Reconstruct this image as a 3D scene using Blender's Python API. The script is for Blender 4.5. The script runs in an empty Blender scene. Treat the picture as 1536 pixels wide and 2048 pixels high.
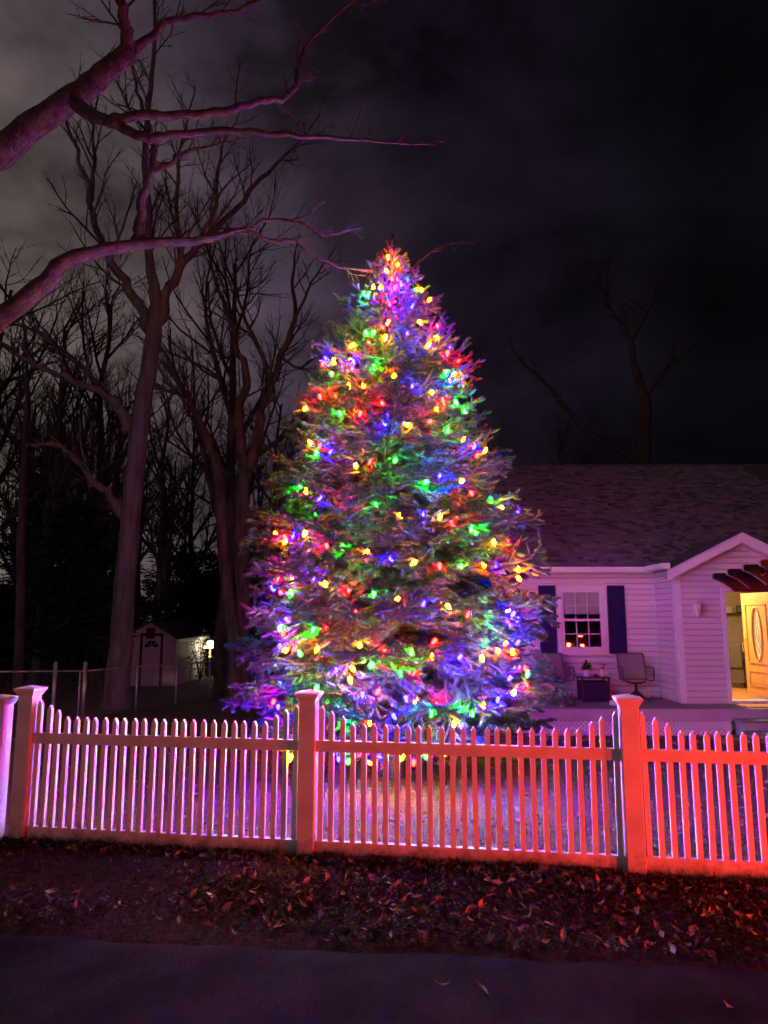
import bpy, math, random
import numpy as np
from mathutils import Vector, Matrix

R = math.radians
random.seed(7)
rng = np.random.default_rng(7)
scene = bpy.context.scene
COL = scene.collection

# ------------------------------------------------------------------ camera, sky, sun, exposure
PITCH, HEYE, F = R(8.5), 1.83, 1420.0
cam_d = bpy.data.cameras.new('camera')
cam = bpy.data.objects.new('camera', cam_d); COL.objects.link(cam)
cam.location = (0, 0, HEYE); cam.rotation_euler = (math.pi/2 + PITCH, 0, 0)
cam_d.sensor_fit = 'VERTICAL'; cam_d.sensor_height = 24.0; cam_d.lens = 24.0*F/2048.0
cam_d.clip_start = 0.05; cam_d.clip_end = 2000
scene.camera = cam

world = bpy.data.worlds.new('World'); scene.world = world; world.use_nodes = True
def build_world():
    nt = world.node_tree; N = nt.nodes; L = nt.links
    N.clear()
    out = N.new('ShaderNodeOutputWorld'); bg = N.new('ShaderNodeBackground'); L.new(bg.outputs[0], out.inputs[0])
    tc = N.new('ShaderNodeTexCoord')
    # night cloud lit from below by the town: brighter towards the town's side, dark away from it
    dot = N.new('ShaderNodeVectorMath'); dot.operation = 'DOT_PRODUCT'
    g = Vector((-0.86, 0.50, 0.10)).normalized(); dot.inputs[1].default_value = g
    L.new(tc.outputs['Generated'], dot.inputs[0])
    ramp = N.new('ShaderNodeValToRGB'); L.new(dot.outputs['Value'], ramp.inputs[0])
    e = ramp.color_ramp.elements
    e[0].position = 0.12; e[0].color = (0.0022, 0.0022, 0.0034, 1)
    e[1].position = 0.97; e[1].color = (0.185, 0.150, 0.116, 1)
    for p, c in ((0.42, (0.0115, 0.0072, 0.0152, 1)), (0.62, (0.050, 0.033, 0.053, 1)), (0.80, (0.118, 0.090, 0.088, 1))):
        k = ramp.color_ramp.elements.new(p); k.color = c
    mp = N.new('ShaderNodeMapping'); mp.inputs['Scale'].default_value = (1.0, 1.0, 1.9)
    L.new(tc.outputs['Generated'], mp.inputs[0])
    nz = N.new('ShaderNodeTexNoise'); nz.inputs['Scale'].default_value = 3.4; nz.inputs['Detail'].default_value = 7; nz.inputs['Roughness'].default_value = 0.55
    nz.inputs['Distortion'].default_value = 0.3
    L.new(mp.outputs[0], nz.inputs['Vector'])
    mr = N.new('ShaderNodeMapRange'); mr.inputs[1].default_value = 0.33; mr.inputs[2].default_value = 0.68; mr.inputs[3].default_value = 0.30; mr.inputs[4].default_value = 1.6
    L.new(nz.outputs[0], mr.inputs[0])
    mul = N.new('ShaderNodeVectorMath'); mul.operation = 'SCALE'
    L.new(ramp.outputs[0], mul.inputs[0]); L.new(mr.outputs[0], mul.inputs['Scale'])
    L.new(mul.outputs[0], bg.inputs[0]); bg.inputs[1].default_value = 1.0
build_world()

sun_d = bpy.data.lights.new('night_light', 'SUN'); sun_d.energy = 0.20; sun_d.angle = R(3); sun_d.color = (1.0, 0.62, 0.76)
sun = bpy.data.objects.new('night_light', sun_d); COL.objects.link(sun)
sun.rotation_euler = Vector((0.42, 0.88, -0.20)).to_track_quat('-Z', 'Y').to_euler()

vs = scene.view_settings
vs.view_transform = 'Standard'; vs.look = 'None'; vs.exposure = 0.0; vs.gamma = 1.0; vs.use_curve_mapping = False
cy = scene.cycles
cy.use_denoising = True
try: cy.denoiser = 'OPENIMAGEDENOISE'; cy.denoising_input_passes = 'RGB_ALBEDO_NORMAL'
except Exception: pass
cy.use_light_tree = True
cy.max_bounces = 5; cy.diffuse_bounces = 2; cy.glossy_bounces = 2; cy.transmission_bounces = 3; cy.transparent_max_bounces = 8
cy.sample_clamp_indirect = 4.0; cy.use_adaptive_sampling = True; cy.adaptive_threshold = 0.025
cy.caustics_reflective = False; cy.caustics_refractive = False

# ------------------------------------------------------------------ helpers
def ray(px, py):
    cx, cyy = (px-768)/F, (1024-py)/F
    return Vector((cx, math.cos(PITCH)-cyy*math.sin(PITCH), math.sin(PITCH)+cyy*math.cos(PITCH)))
def P(px, py, y):
    d = ray(px, py); return Vector((0, 0, HEYE)) + d*(y/d.y)

def road_edge(x): return 4.42 - 0.096*x + 0.016*math.sin(x*1.7+.6) + 0.012*math.sin(x*5.1)
def fence_y(x): return 5.76 - 0.158*x
def ground_z(x, y):
    v = y - road_edge(x)
    if v < 1.2:
        z = -0.085 + 0.085*max(0.0, min(1.0, v/1.15))**0.8
        if v < 0: z = -0.085 - 0.05*min(1, -v/0.05)
        else: z += 0.018*math.sin(x*3.1+y*4.3)*min(1, v*3)
        return z
    if y <= 6: return 0.0
    return -0.0275*(min(y, 25.7)-6) + 0.012*math.sin(x*1.3+y*.9)*min(1, (y-6))

class MB:
    def __init__(s): s.v = []; s.f = []; s.mi = []
    def add(s, vs_, fs, mi=0):
        b = len(s.v); s.v += [tuple(p) for p in vs_]; s.f += [tuple(b+i for i in f) for f in fs]; s.mi += [mi]*len(fs); return s
    def box(s, a, b, m=None, mi=0):
        x0, y0, z0 = a; x1, y1, z1 = b
        vv = [Vector(p) for p in ((x0,y0,z0),(x1,y0,z0),(x1,y1,z0),(x0,y1,z0),(x0,y0,z1),(x1,y0,z1),(x1,y1,z1),(x0,y1,z1))]
        if m is not None: vv = [m @ p for p in vv]
        return s.add(vv, [(3,2,1,0),(4,5,6,7),(0,1,5,4),(1,2,6,5),(2,3,7,6),(3,0,4,7)], mi)
    def bar(s, p, q, w, h=None, up=(0,0,1), mi=0):
        p, q = Vector(p), Vector(q); h = w if h is None else h
        d = (q-p).normalized(); sd = d.cross(Vector(up))
        if sd.length < 1e-4: sd = d.cross(Vector((1,0,0)))
        sd.normalize(); u = sd.cross(d)
        c = [sd*(-w/2)+u*(-h/2), sd*(w/2)+u*(-h/2), sd*(w/2)+u*(h/2), sd*(-w/2)+u*(h/2)]
        return s.add([p+k for k in c]+[q+k for k in c], [(3,2,1,0),(4,5,6,7),(0,1,5,4),(1,2,6,5),(2,3,7,6),(3,0,4,7)], mi)
    def tube(s, pts, rad, n=8, cap=True, mi=0):
        pts = [Vector(p) for p in pts]
        if not hasattr(rad, '__len__'): rad = [rad]*len(pts)
        ref = Vector((0.13, 0.31, 0.94)); vv = []
        for i, p in enumerate(pts):
            t = (pts[min(i+1, len(pts)-1)]-pts[max(i-1, 0)]).normalized()
            a = t.cross(ref)
            if a.length < 0.15: a = t.cross(Vector((1, 0, 0)))
            a.normalize(); b = t.cross(a)
            for k in range(n):
                g = 2*math.pi*k/n; vv.append(p+(a*math.cos(g)+b*math.sin(g))*rad[i])
        ff = []
        for i in range(len(pts)-1):
            for k in range(n):
                k2 = (k+1) % n; ff.append((i*n+k, i*n+k2, (i+1)*n+k2, (i+1)*n+k))
        if cap: ff.append(tuple(range(n-1, -1, -1))); ff.append(tuple((len(pts)-1)*n+k for k in range(n)))
        return s.add(vv, ff, mi)
    def lathe(s, prof, n=16, c=(0,0,0), mi=0, m=None):
        vv = []; c = Vector(c)
        for r, z in prof:
            for k in range(n):
                g = 2*math.pi*k/n; p = Vector((r*math.cos(g), r*math.sin(g), z))
                vv.append((m @ p if m is not None else p)+c)
        ff = []
        for i in range(len(prof)-1):
            for k in range(n):
                k2 = (k+1) % n; ff.append((i*n+k, i*n+k2, (i+1)*n+k2, (i+1)*n+k))
        if prof[0][0] > 1e-5: ff.append(tuple(range(n-1, -1, -1)))
        if prof[-1][0] > 1e-5: ff.append(tuple((len(prof)-1)*n+k for k in range(n)))
        return s.add(vv, ff, mi)
    def prism(s, poly, axis, a, b, mi=0):
        # poly: 2D points in the two axes other than `axis`, order (x,z) for y, (y,z) for x, (x,y) for z
        def mk(p, t): return {'x': (t, p[0], p[1]), 'y': (p[0], t, p[1]), 'z': (p[0], p[1], t)}[axis]
        n = len(poly)
        vv = [mk(p, a) for p in poly]+[mk(p, b) for p in poly]
        ff = [tuple(range(n)), tuple(range(2*n-1, n-1, -1))]+[(i, n+i, n+(i+1) % n, (i+1) % n) for i in range(n)]
        return s.add(vv, ff, mi)
    def mesh(s, name, mats, smooth=False):
        me = bpy.data.meshes.new(name); me.from_pydata(s.v, [], s.f)
        mats = mats if isinstance(mats, (list, tuple)) else [mats]
        for m in mats: me.materials.append(m)
        if any(s.mi): me.polygons.foreach_set('material_index', s.mi)
        if smooth: me.polygons.foreach_set('use_smooth', [True]*len(s.f))
        me.update(); return me
    def build(s, name, mats, parent=None, smooth=False, loc=None):
        return put(name, s.mesh(name, mats, smooth), parent, loc)

def put(name, me, parent=None, loc=None, rot=None, scale=None):
    o = bpy.data.objects.new(name, me); COL.objects.link(o)
    if parent is not None: o.parent = parent
    if loc is not None: o.location = loc
    if rot is not None: o.rotation_euler = rot
    if scale is not None: o.scale = scale
    return o
def tag(o, label=None, cat=None, group=None, kind=None):
    if label: o['label'] = label
    if cat: o['category'] = cat
    if group: o['group'] = group
    if kind: o['kind'] = kind
    return o
def empty(name, loc=(0, 0, 0), rz=0):
    o = bpy.data.objects.new(name, None); COL.objects.link(o); o.location = loc; o.rotation_euler = (0, 0, rz); o.empty_display_size = 0.2
    return o
def copy_tree(o, parent=None):
    c = o.copy(); COL.objects.link(c)
    if parent is not None: c.parent = parent
    for ch in list(o.children): copy_tree(ch, c)
    return c
def fix_normals(me):
    import bmesh
    bm = bmesh.new(); bm.from_mesh(me); bmesh.ops.recalc_face_normals(bm, faces=bm.faces); bm.to_mesh(me); bm.free()

def mat(name, col, rough=0.6, col2=None, scale=8.0, detail=4.0, bump=0.0, bscale=None, metal=0.0, spec=0.3, coord='Object', stretch=None, per_object=0.0, lo=0.35, hi=0.65):
    m = bpy.data.materials.new(name); m.use_nodes = True
    nt = m.node_tree; N = nt.nodes; L = nt.links; b = N['Principled BSDF']
    b.inputs['Base Color'].default_value = (*col, 1); b.inputs['Roughness'].default_value = rough; b.inputs['Metallic'].default_value = metal
    b.inputs['Specular IOR Level'].default_value = spec
    tc = N.new('ShaderNodeTexCoord'); vec = tc.outputs[coord]
    if stretch:
        mp = N.new('ShaderNodeMapping'); mp.inputs['Scale'].default_value = stretch; L.new(vec, mp.inputs[0]); vec = mp.outputs[0]
    src = None
    if col2 is not None:
        nz = N.new('ShaderNodeTexNoise'); nz.inputs['Scale'].default_value = scale; nz.inputs['Detail'].default_value = detail; L.new(vec, nz.inputs['Vector'])
        rp = N.new('ShaderNodeValToRGB'); rp.color_ramp.elements[0].position = lo; rp.color_ramp.elements[1].position = hi
        rp.color_ramp.elements[0].color = (*col, 1); rp.color_ramp.elements[1].color = (*col2, 1)
        L.new(nz.outputs[0], rp.inputs[0]); src = rp.outputs[0]
    if per_object:
        oi = N.new('ShaderNodeObjectInfo'); mr = N.new('ShaderNodeMapRange'); mr.inputs[3].default_value = 1-per_object; mr.inputs[4].default_value = 1+per_object
        L.new(oi.outputs['Random'], mr.inputs[0]); vm = N.new('ShaderNodeVectorMath'); vm.operation = 'SCALE'
        if src is not None: L.new(src, vm.inputs[0])
        else: vm.inputs[0].default_value = col
        L.new(mr.outputs[0], vm.inputs['Scale']); src = vm.outputs[0]
    if src is not None: L.new(src, b.inputs['Base Color'])
    if bump:
        n2 = N.new('ShaderNodeTexNoise'); n2.inputs['Scale'].default_value = bscale or scale; n2.inputs['Detail'].default_value = 5; L.new(vec, n2.inputs['Vector'])
        bp = N.new('ShaderNodeBump'); bp.inputs['Strength'].default_value = bump; bp.inputs['Distance'].default_value = 0.02
        L.new(n2.outputs[0], bp.inputs['Height']); L.new(bp.outputs[0], b.inputs['Normal'])
    return m
def emit(name, col, strength):
    m = bpy.data.materials.new(name); m.use_nodes = True
    nt = m.node_tree; nt.nodes.clear()
    e = nt.nodes.new('ShaderNodeEmission'); o = nt.nodes.new('ShaderNodeOutputMaterial'); nt.links.new(e.outputs[0], o.inputs[0])
    e.inputs[0].default_value = (*col, 1); e.inputs[1].default_value = strength
    return m
def glass_mat(name, tint=(1, 1, 1)):
    m = bpy.data.materials.new(name); m.use_nodes = True
    nt = m.node_tree; N = nt.nodes; L = nt.links; N.clear()
    o = N.new('ShaderNodeOutputMaterial'); mx = N.new('ShaderNodeMixShader'); tr = N.new('ShaderNodeBsdfTransparent'); gl = N.new('ShaderNodeBsdfGlossy'); fr = N.new('ShaderNodeFresnel')
    tr.inputs[0].default_value = (*tint, 1); gl.inputs['Roughness'].default_value = 0.015; fr.inputs[0].default_value = 1.5
    L.new(fr.outputs[0], mx.inputs[0]); L.new(tr.outputs[0], mx.inputs[1]); L.new(gl.outputs[0], mx.inputs[2]); L.new(mx.outputs[0], o.inputs[0])
    return m

M = {}
M['asphalt'] = mat('asphalt', (0.011, 0.010, 0.011), 0.95, (0.026, 0.024, 0.025), 3.0, 8, 0.9, 110, spec=0.06)
M['lawn'] = mat('lawn', (0.085, 0.068, 0.045), 0.9, (0.16, 0.13, 0.085), 14, 8, 0.8, 60, spec=0.1)
M['mould'] = mat('mould', (0.022, 0.013, 0.010), 0.95, (0.055, 0.034, 0.026), 18, 8, 1.0, 70, spec=0.08)
M['dry_grass'] = mat('dry_grass', (0.05, 0.036, 0.022), 0.85, (0.12, 0.09, 0.06), 5, 3, spec=0.1)
M['grass'] = mat('grass', (0.12, 0.10, 0.06), 0.8, (0.26, 0.21, 0.13), 5, 3, spec=0.15)
M['leaf'] = mat('leaf', (0.12, 0.07, 0.045), 0.6, (0.44, 0.33, 0.24), 9, 3, spec=0.3)
M['leaf_one'] = mat('leaf_one', (0.26, 0.18, 0.13), 0.55, (0.48, 0.38, 0.30), 30, 3, spec=0.35, per_object=0.5)
M['litter'] = mat('litter', (0.040, 0.022, 0.016), 0.7, (0.36, 0.27, 0.21), 9, 3, spec=0.25, lo=0.52, hi=0.78)
M['vinyl'] = mat('vinyl', (0.74, 0.73, 0.71), 0.38, (0.80, 0.79, 0.77), 2.5, 5, 0.04, 30, spec=0.4)
M['vinyl_dirty'] = mat('vinyl_dirty', (0.60, 0.58, 0.54), 0.45, (0.78, 0.77, 0.74), 4.0, 8, 0.05, 30, spec=0.35)
M['siding'] = mat('siding', (0.66, 0.59, 0.59), 0.55, (0.72, 0.65, 0.65), 1.2, 4, 0.12, 40, spec=0.3, stretch=(0.3, 1, 6), per_object=0.03)
M['trim'] = mat('trim', (0.80, 0.79, 0.78), 0.4, (0.74, 0.73, 0.72), 3, 4, spec=0.4)
M['shutter'] = mat('shutter', (0.004, 0.008, 0.068), 0.5, (0.006, 0.011, 0.085), 4, 4, spec=0.3)
M['shingle_pale'] = mat('shingle_pale', (0.22, 0.203, 0.23), 0.9, (0.28, 0.26, 0.29), 6, 6, 0.6, 90, spec=0.15)
M['shingle'] = mat('shingle', (0.16, 0.147, 0.168), 0.9, (0.225, 0.207, 0.235), 2.8, 6, 0.6, 90, spec=0.15, lo=0.3, hi=0.7)
M['shingle_dark'] = mat('shingle_dark', (0.085, 0.08, 0.086), 0.9, (0.13, 0.122, 0.13), 5, 6, 0.6, 90, spec=0.15)
M['deck'] = mat('deck', (0.23, 0.215, 0.20), 0.7, (0.31, 0.29, 0.27), 5, 6, 0.2, 30, stretch=(0.4, 6, 6), per_object=0.10)
M['deckface'] = mat('deckface', (0.42, 0.40, 0.38), 0.6, (0.50, 0.48, 0.46), 3, 5)
M['bark'] = mat('bark', (0.045, 0.036, 0.033), 0.9, (0.105, 0.085, 0.077), 7, 8, 1.0, 16, spec=0.15, stretch=(1, 1, 0.18))
M['bark_pale'] = mat('bark_pale', (0.075, 0.062, 0.06), 0.9, (0.165, 0.138, 0.135), 7, 8, 1.0, 16, spec=0.15, stretch=(1, 1, 0.18))
M['bark_limb'] = mat('bark_limb', (0.050, 0.040, 0.040), 0.95, (0.115, 0.092, 0.09), 9, 9, 1.0, 30, spec=0.15)
M['twig'] = mat('twig', (0.038, 0.030, 0.028), 0.9, (0.06, 0.048, 0.043), 3, 2, spec=0.1)
M['spruce_bark'] = mat('spruce_bark', (0.09, 0.065, 0.05), 0.9, (0.15, 0.11, 0.085), 12, 6, 0.8, 30, spec=0.1)
M['conifer'] = mat('conifer', (0.018, 0.030, 0.020), 0.8, (0.035, 0.05, 0.033), 3, 3, spec=0.1)
M['metal'] = mat('metal', (0.42, 0.42, 0.43), 0.42, (0.52, 0.52, 0.53), 6, 4, metal=0.7, spec=0.5)
M['dark_metal'] = mat('dark_metal', (0.022, 0.020, 0.022), 0.45, spec=0.4)
M['sling'] = mat('sling', (0.21, 0.19, 0.18), 0.75, (0.25, 0.225, 0.21), 60, 2, spec=0.2)
M['chair_frame'] = mat('chair_frame', (0.10, 0.085, 0.075), 0.5, (0.13, 0.115, 0.10), 10, 2, spec=0.4)
M['navy'] = mat('navy', (0.014, 0.016, 0.045), 0.6, (0.02, 0.022, 0.06), 20, 3)
M['white_pot'] = mat('white_pot', (0.75, 0.73, 0.72), 0.3, spec=0.5)
M['plant_leaf'] = mat('plant_leaf', (0.03, 0.075, 0.022), 0.5, (0.05, 0.12, 0.035), 12, 2, spec=0.4)
M['flower_red'] = mat('flower_red', (0.62, 0.03, 0.012), 0.55, (0.75, 0.10, 0.03), 20, 2)
M['flower_white'] = mat('flower_white', (0.78, 0.74, 0.72), 0.6)
M['stem'] = mat('stem', (0.10, 0.13, 0.06), 0.7)
M['blue_glaze'] = mat('blue_glaze', (0.02, 0.05, 0.35), 0.25, spec=0.5)
M['stone_dark'] = mat('stone_dark', (0.055, 0.05, 0.05), 0.7, (0.09, 0.085, 0.08), 30, 4, 0.4)
M['doorwood'] = mat('doorwood', (0.52, 0.30, 0.085), 0.42, (0.62, 0.38, 0.13), 3, 8, 0.05, 30, stretch=(14, 14, 1.0), spec=0.4)
M['floorwood'] = mat('floorwood', (0.42, 0.22, 0.07), 0.28, (0.58, 0.34, 0.13), 3, 8, stretch=(1.2, 9, 1), spec=0.5, per_object=0.2)
M['room'] = mat('room', (0.46, 0.42, 0.35), 0.8, (0.50, 0.46, 0.385), 2, 3)
M['ceil'] = mat('ceil', (0.75, 0.73, 0.70), 0.9)
M['darkwood'] = mat('darkwood', (0.05, 0.022, 0.014), 0.4, (0.085, 0.036, 0.02), 4, 6, stretch=(1, 1, 8))
M['arborwood'] = mat('arborwood', (0.055, 0.030, 0.026), 0.7, (0.095, 0.052, 0.042), 4, 7, 0.3, 20, stretch=(1, 8, 8))
M['fabric_dark'] = mat('fabric_dark', (0.06, 0.06, 0.055), 0.9, (0.085, 0.085, 0.08), 40, 3)
M['throw'] = mat('throw', (0.55, 0.50, 0.40), 0.95, (0.68, 0.63, 0.53), 30, 3)
M['red_fabric'] = mat('red_fabric', (0.35, 0.015, 0.02), 0.8)
M['brass'] = mat('brass', (0.75, 0.60, 0.30), 0.25, metal=0.9, spec=0.5)
M['mat_rug'] = mat('mat_rug', (0.42, 0.24, 0.14), 0.95, (0.60, 0.44, 0.28), 9, 4)
M['frost'] = mat('frost', (0.72, 0.66, 0.42), 0.35, (0.86, 0.80, 0.58), 26, 5, 0.5, 30)
M['lead'] = mat('lead', (0.30, 0.24, 0.10), 0.4, metal=0.6)
M['blind'] = mat('blind', (0.62, 0.60, 0.58), 0.7, (0.68, 0.66, 0.64), 2, 2, stretch=(0.1, 1, 40))
M['shed_wall'] = mat('shed_wall', (0.52, 0.47, 0.45), 0.75, (0.60, 0.55, 0.52), 3, 5)
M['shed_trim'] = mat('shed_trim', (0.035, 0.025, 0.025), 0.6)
M['brick_dark'] = mat('brick_dark', (0.16, 0.09, 0.08), 0.85, (0.22, 0.13, 0.11), 6, 5)
M['carpaint'] = mat('carpaint', (0.025, 0.027, 0.032), 0.25, spec=0.6)
M['tyre'] = mat('tyre', (0.02, 0.02, 0.02), 0.8)
M['pane'] = glass_mat('pane')
M['carglass'] = mat('carglass', (0.01, 0.01, 0.012), 0.05, spec=0.6)
M['wire'] = mat('wire', (0.010, 0.030, 0.016), 0.5)
def spruce_material():
    m = mat('needle', (0.036, 0.060, 0.044), 0.5, (0.098, 0.128, 0.100), 4.0, 3, spec=0.25, per_object=0.15)
    return m
M['needle'] = spruce_material()
def splash(m, col=(0.16, 0.12, 0.085), h=0.16):
    # mud splash and algae creeping up from the ground, with a ragged edge
    nt = m.node_tree; N = nt.nodes; L = nt.links; b = N['Principled BSDF']
    tc = N.new('ShaderNodeTexCoord'); sx = N.new('ShaderNodeSeparateXYZ'); ge = N.new('ShaderNodeNewGeometry'); L.new(ge.outputs['Position'], sx.inputs[0])
    nz = N.new('ShaderNodeTexNoise'); nz.inputs['Scale'].default_value = 9; nz.inputs['Detail'].default_value = 8; nz.inputs['Roughness'].default_value = .7; L.new(ge.outputs['Position'], nz.inputs['Vector'])
    ma = N.new('ShaderNodeMath'); ma.operation = 'MULTIPLY_ADD'; ma.inputs[1].default_value = .55; L.new(nz.outputs[0], ma.inputs[0]); ma.inputs[2].default_value = -.28
    ad = N.new('ShaderNodeMath'); ad.operation = 'ADD'; L.new(sx.outputs['Z'], ad.inputs[0]); L.new(ma.outputs[0], ad.inputs[1])
    mr = N.new('ShaderNodeMapRange'); mr.inputs[1].default_value = -.02; mr.inputs[2].default_value = h; mr.inputs[3].default_value = .85; mr.inputs[4].default_value = 0; L.new(ad.outputs[0], mr.inputs[0])
    mx = N.new('ShaderNodeMix'); mx.data_type = 'RGBA'; L.new(mr.outputs[0], mx.inputs['Factor'])
    src = b.inputs['Base Color'].links[0].from_socket; L.new(src, mx.inputs['A']); mx.inputs['B'].default_value = (*col, 1); L.new(mx.outputs['Result'], b.inputs['Base Color'])
splash(M['vinyl']); splash(M['vinyl_dirty'])
BULB = {}
for k, c, s in (('R', (1, .0004, .0003), 1450), ('G', (.0007, 1, .0012), 980), ('B', (.0003, .0002, 1), 3200), ('Y', (1, .27, .0006), 860), ('O', (1, .050, .0004), 1150)):
    BULB[k] = emit('bulb_glow_'+{'R': 'red', 'G': 'green', 'B': 'blue', 'Y': 'yellow', 'O': 'orange'}[k], c, s)

# ------------------------------------------------------------------ ground, road
def build_ground():
    def axis(vals): return sorted(set(round(v, 4) for v in vals))
    xs = axis(list(np.arange(-9, 9.01, 0.22))+[-12, -16, -22, -30, -45, -70, -120, -250, -600, 12, 16, 22, 30, 45, 70, 120, 250, 600])
    ys = axis(list(np.arange(3.4, 7.0, 0.09))+list(np.arange(7, 26, 0.5))+[3, 2, 0, -4, -10, -30, -100, -400, 28, 32, 40, 60, 100, 250, 700])
    mb = MB(); nx = len(xs)
    for y in ys:
        for x in xs: mb.v.append((x, y, ground_z(x, y)))
    for j in range(len(ys)-1):
        for i in range(nx-1): mb.f.append((j*nx+i, j*nx+i+1, (j+1)*nx+i+1, (j+1)*nx+i)); mb.mi.append(1 if ys[j] < fence_y(xs[i])-.02 else 0)
    g = mb.build('ground', [M['lawn'], M['mould']], smooth=True); tag(g, kind='structure')
    # asphalt road: a sheet with a ragged edge and a crumbled lip
    mb = MB(); xs = list(np.arange(-40, 40, 0.12)); n = len(xs)
    rnd = random.Random(3); wob = [0.0]
    for _ in xs: wob.append(wob[-1]*0.7+rnd.uniform(-.02, .02))
    zr = -0.070
    e = [road_edge(x)+w for x, w in zip(xs, wob)]
    for x, ee in zip(xs, e): mb.v.append((x, -7, zr))
    for x, ee in zip(xs, e): mb.v.append((x, ee-0.15, zr))
    for x, ee in zip(xs, e): mb.v.append((x, ee, zr-0.008))
    for x, ee in zip(xs, e): mb.v.append((x, ee+0.05, zr-0.06))
    for r in range(3):
        for i in range(n-1): mb.f.append((r*n+i, r*n+i+1, (r+1)*n+i+1, (r+1)*n+i)); mb.mi.append(0)
    tag(mb.build('road', M['asphalt'], smooth=True), kind='structure')
build_ground()

# ------------------------------------------------------------------ picket fence
def build_fence():
    rd = random.Random(11)
    fence = empty('picket_fence', (-0.6, fence_y(-0.6), 0)); ang = math.atan(-0.158); fence.rotation_euler = (0, 0, ang)
    tag(fence, 'white vinyl picket fence with capped posts and scalloped pickets along the road', 'fence')
    ux = math.cos(ang)
    s = 2.455                                   # post spacing
    PW = 0.066
    def post(sx, top, capped=True, hw=PW, dy=0.0):
        mb = MB(); mb.box((-hw, -hw, -0.08), (hw, hw, top-0.03))
        p = mb.build('post', M['vinyl_dirty'], fence, loc=(sx, dy, 0))
        bv = p.modifiers.new('bevel', 'BEVEL'); bv.width = 0.005; bv.segments = 2
        c = MB(); h = hw
        for a, b, z0, z1 in ((h+.004, h+.016, top-.065, top-.040), (h+.016, h+.028, top-.040, top-.022), (h+.030, h+.030, top-.022, top-.004)):
            c.add([(-a,-a,z0),(a,-a,z0),(a,a,z0),(-a,a,z0),(-b,-b,z1),(b,-b,z1),(b,b,z1),(-b,b,z1)], [(3,2,1,0),(4,5,6,7),(0,1,5,4),(1,2,6,5),(2,3,7,6),(3,0,4,7)])
        b = h+.030; c.add([(-b,-b,top-.004),(b,-b,top-.004),(b,b,top-.004),(-b,b,top-.004),(0,0,top+.02)], [(0,1,4),(1,2,4),(2,3,4),(3,0,4)])
        if capped: c.build('cap', M['vinyl'], p)
        return p
    for i in (-1, 0, 1, 2): post(i*s, 1.245+0.004*rd.uniform(-1, 1))
    post(-s-0.245, 1.165, dy=-0.02)
    w = 0.019
    def picket_mesh(h):
        mb = MB(); t = 0.034
        mb.add([(-w,-w,.05),(w,-w,.05),(w,w,.05),(-w,w,.05),(-w,-w,h-t),(w,-w,h-t),(w,w,h-t),(-w,w,h-t),(0,-w,h),(0,w,h)],
               [(3,2,1,0),(1,2,6,5),(3,0,4,7),(0,1,5,8,4),(2,3,7,9,6),(5,6,9,8),(7,4,8,9)])
        me = mb.mesh('picket', M['vinyl']); return me
    hs = {0: picket_mesh(1.008), 1: picket_mesh(1.062), 2: picket_mesh(1.100), 3: picket_mesh(1.140)}
    n = 27; pitch = (s-2*PW-0.075)/(n-1)
    for pnl in (-1, 0, 1):
        x0 = pnl*s+PW; x1 = (pnl+1)*s-PW
        for z0, z1, nm in ((0.787, 0.872, 'top_rail'), (0.004, 0.122, 'bottom_rail')):
            mb = MB(); mb.box((x0-0.004, -0.026, z0), (x1+0.004, 0.026, z1)); o = mb.build(nm, M['vinyl_dirty'], fence)
            bv = o.modifiers.new('bevel', 'BEVEL'); bv.width = 0.004; bv.segments = 2
        for k in range(n):
            st = max(0, 3-k, 3-(n-1-k)); 
            put('picket', hs[st], fence, (x0+0.0375+k*pitch, rd.uniform(-.0015, .0015), 0), (rd.uniform(-.005, .005), rd.gauss(0, .005), rd.uniform(-.04, .04)))
build_fence()

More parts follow.
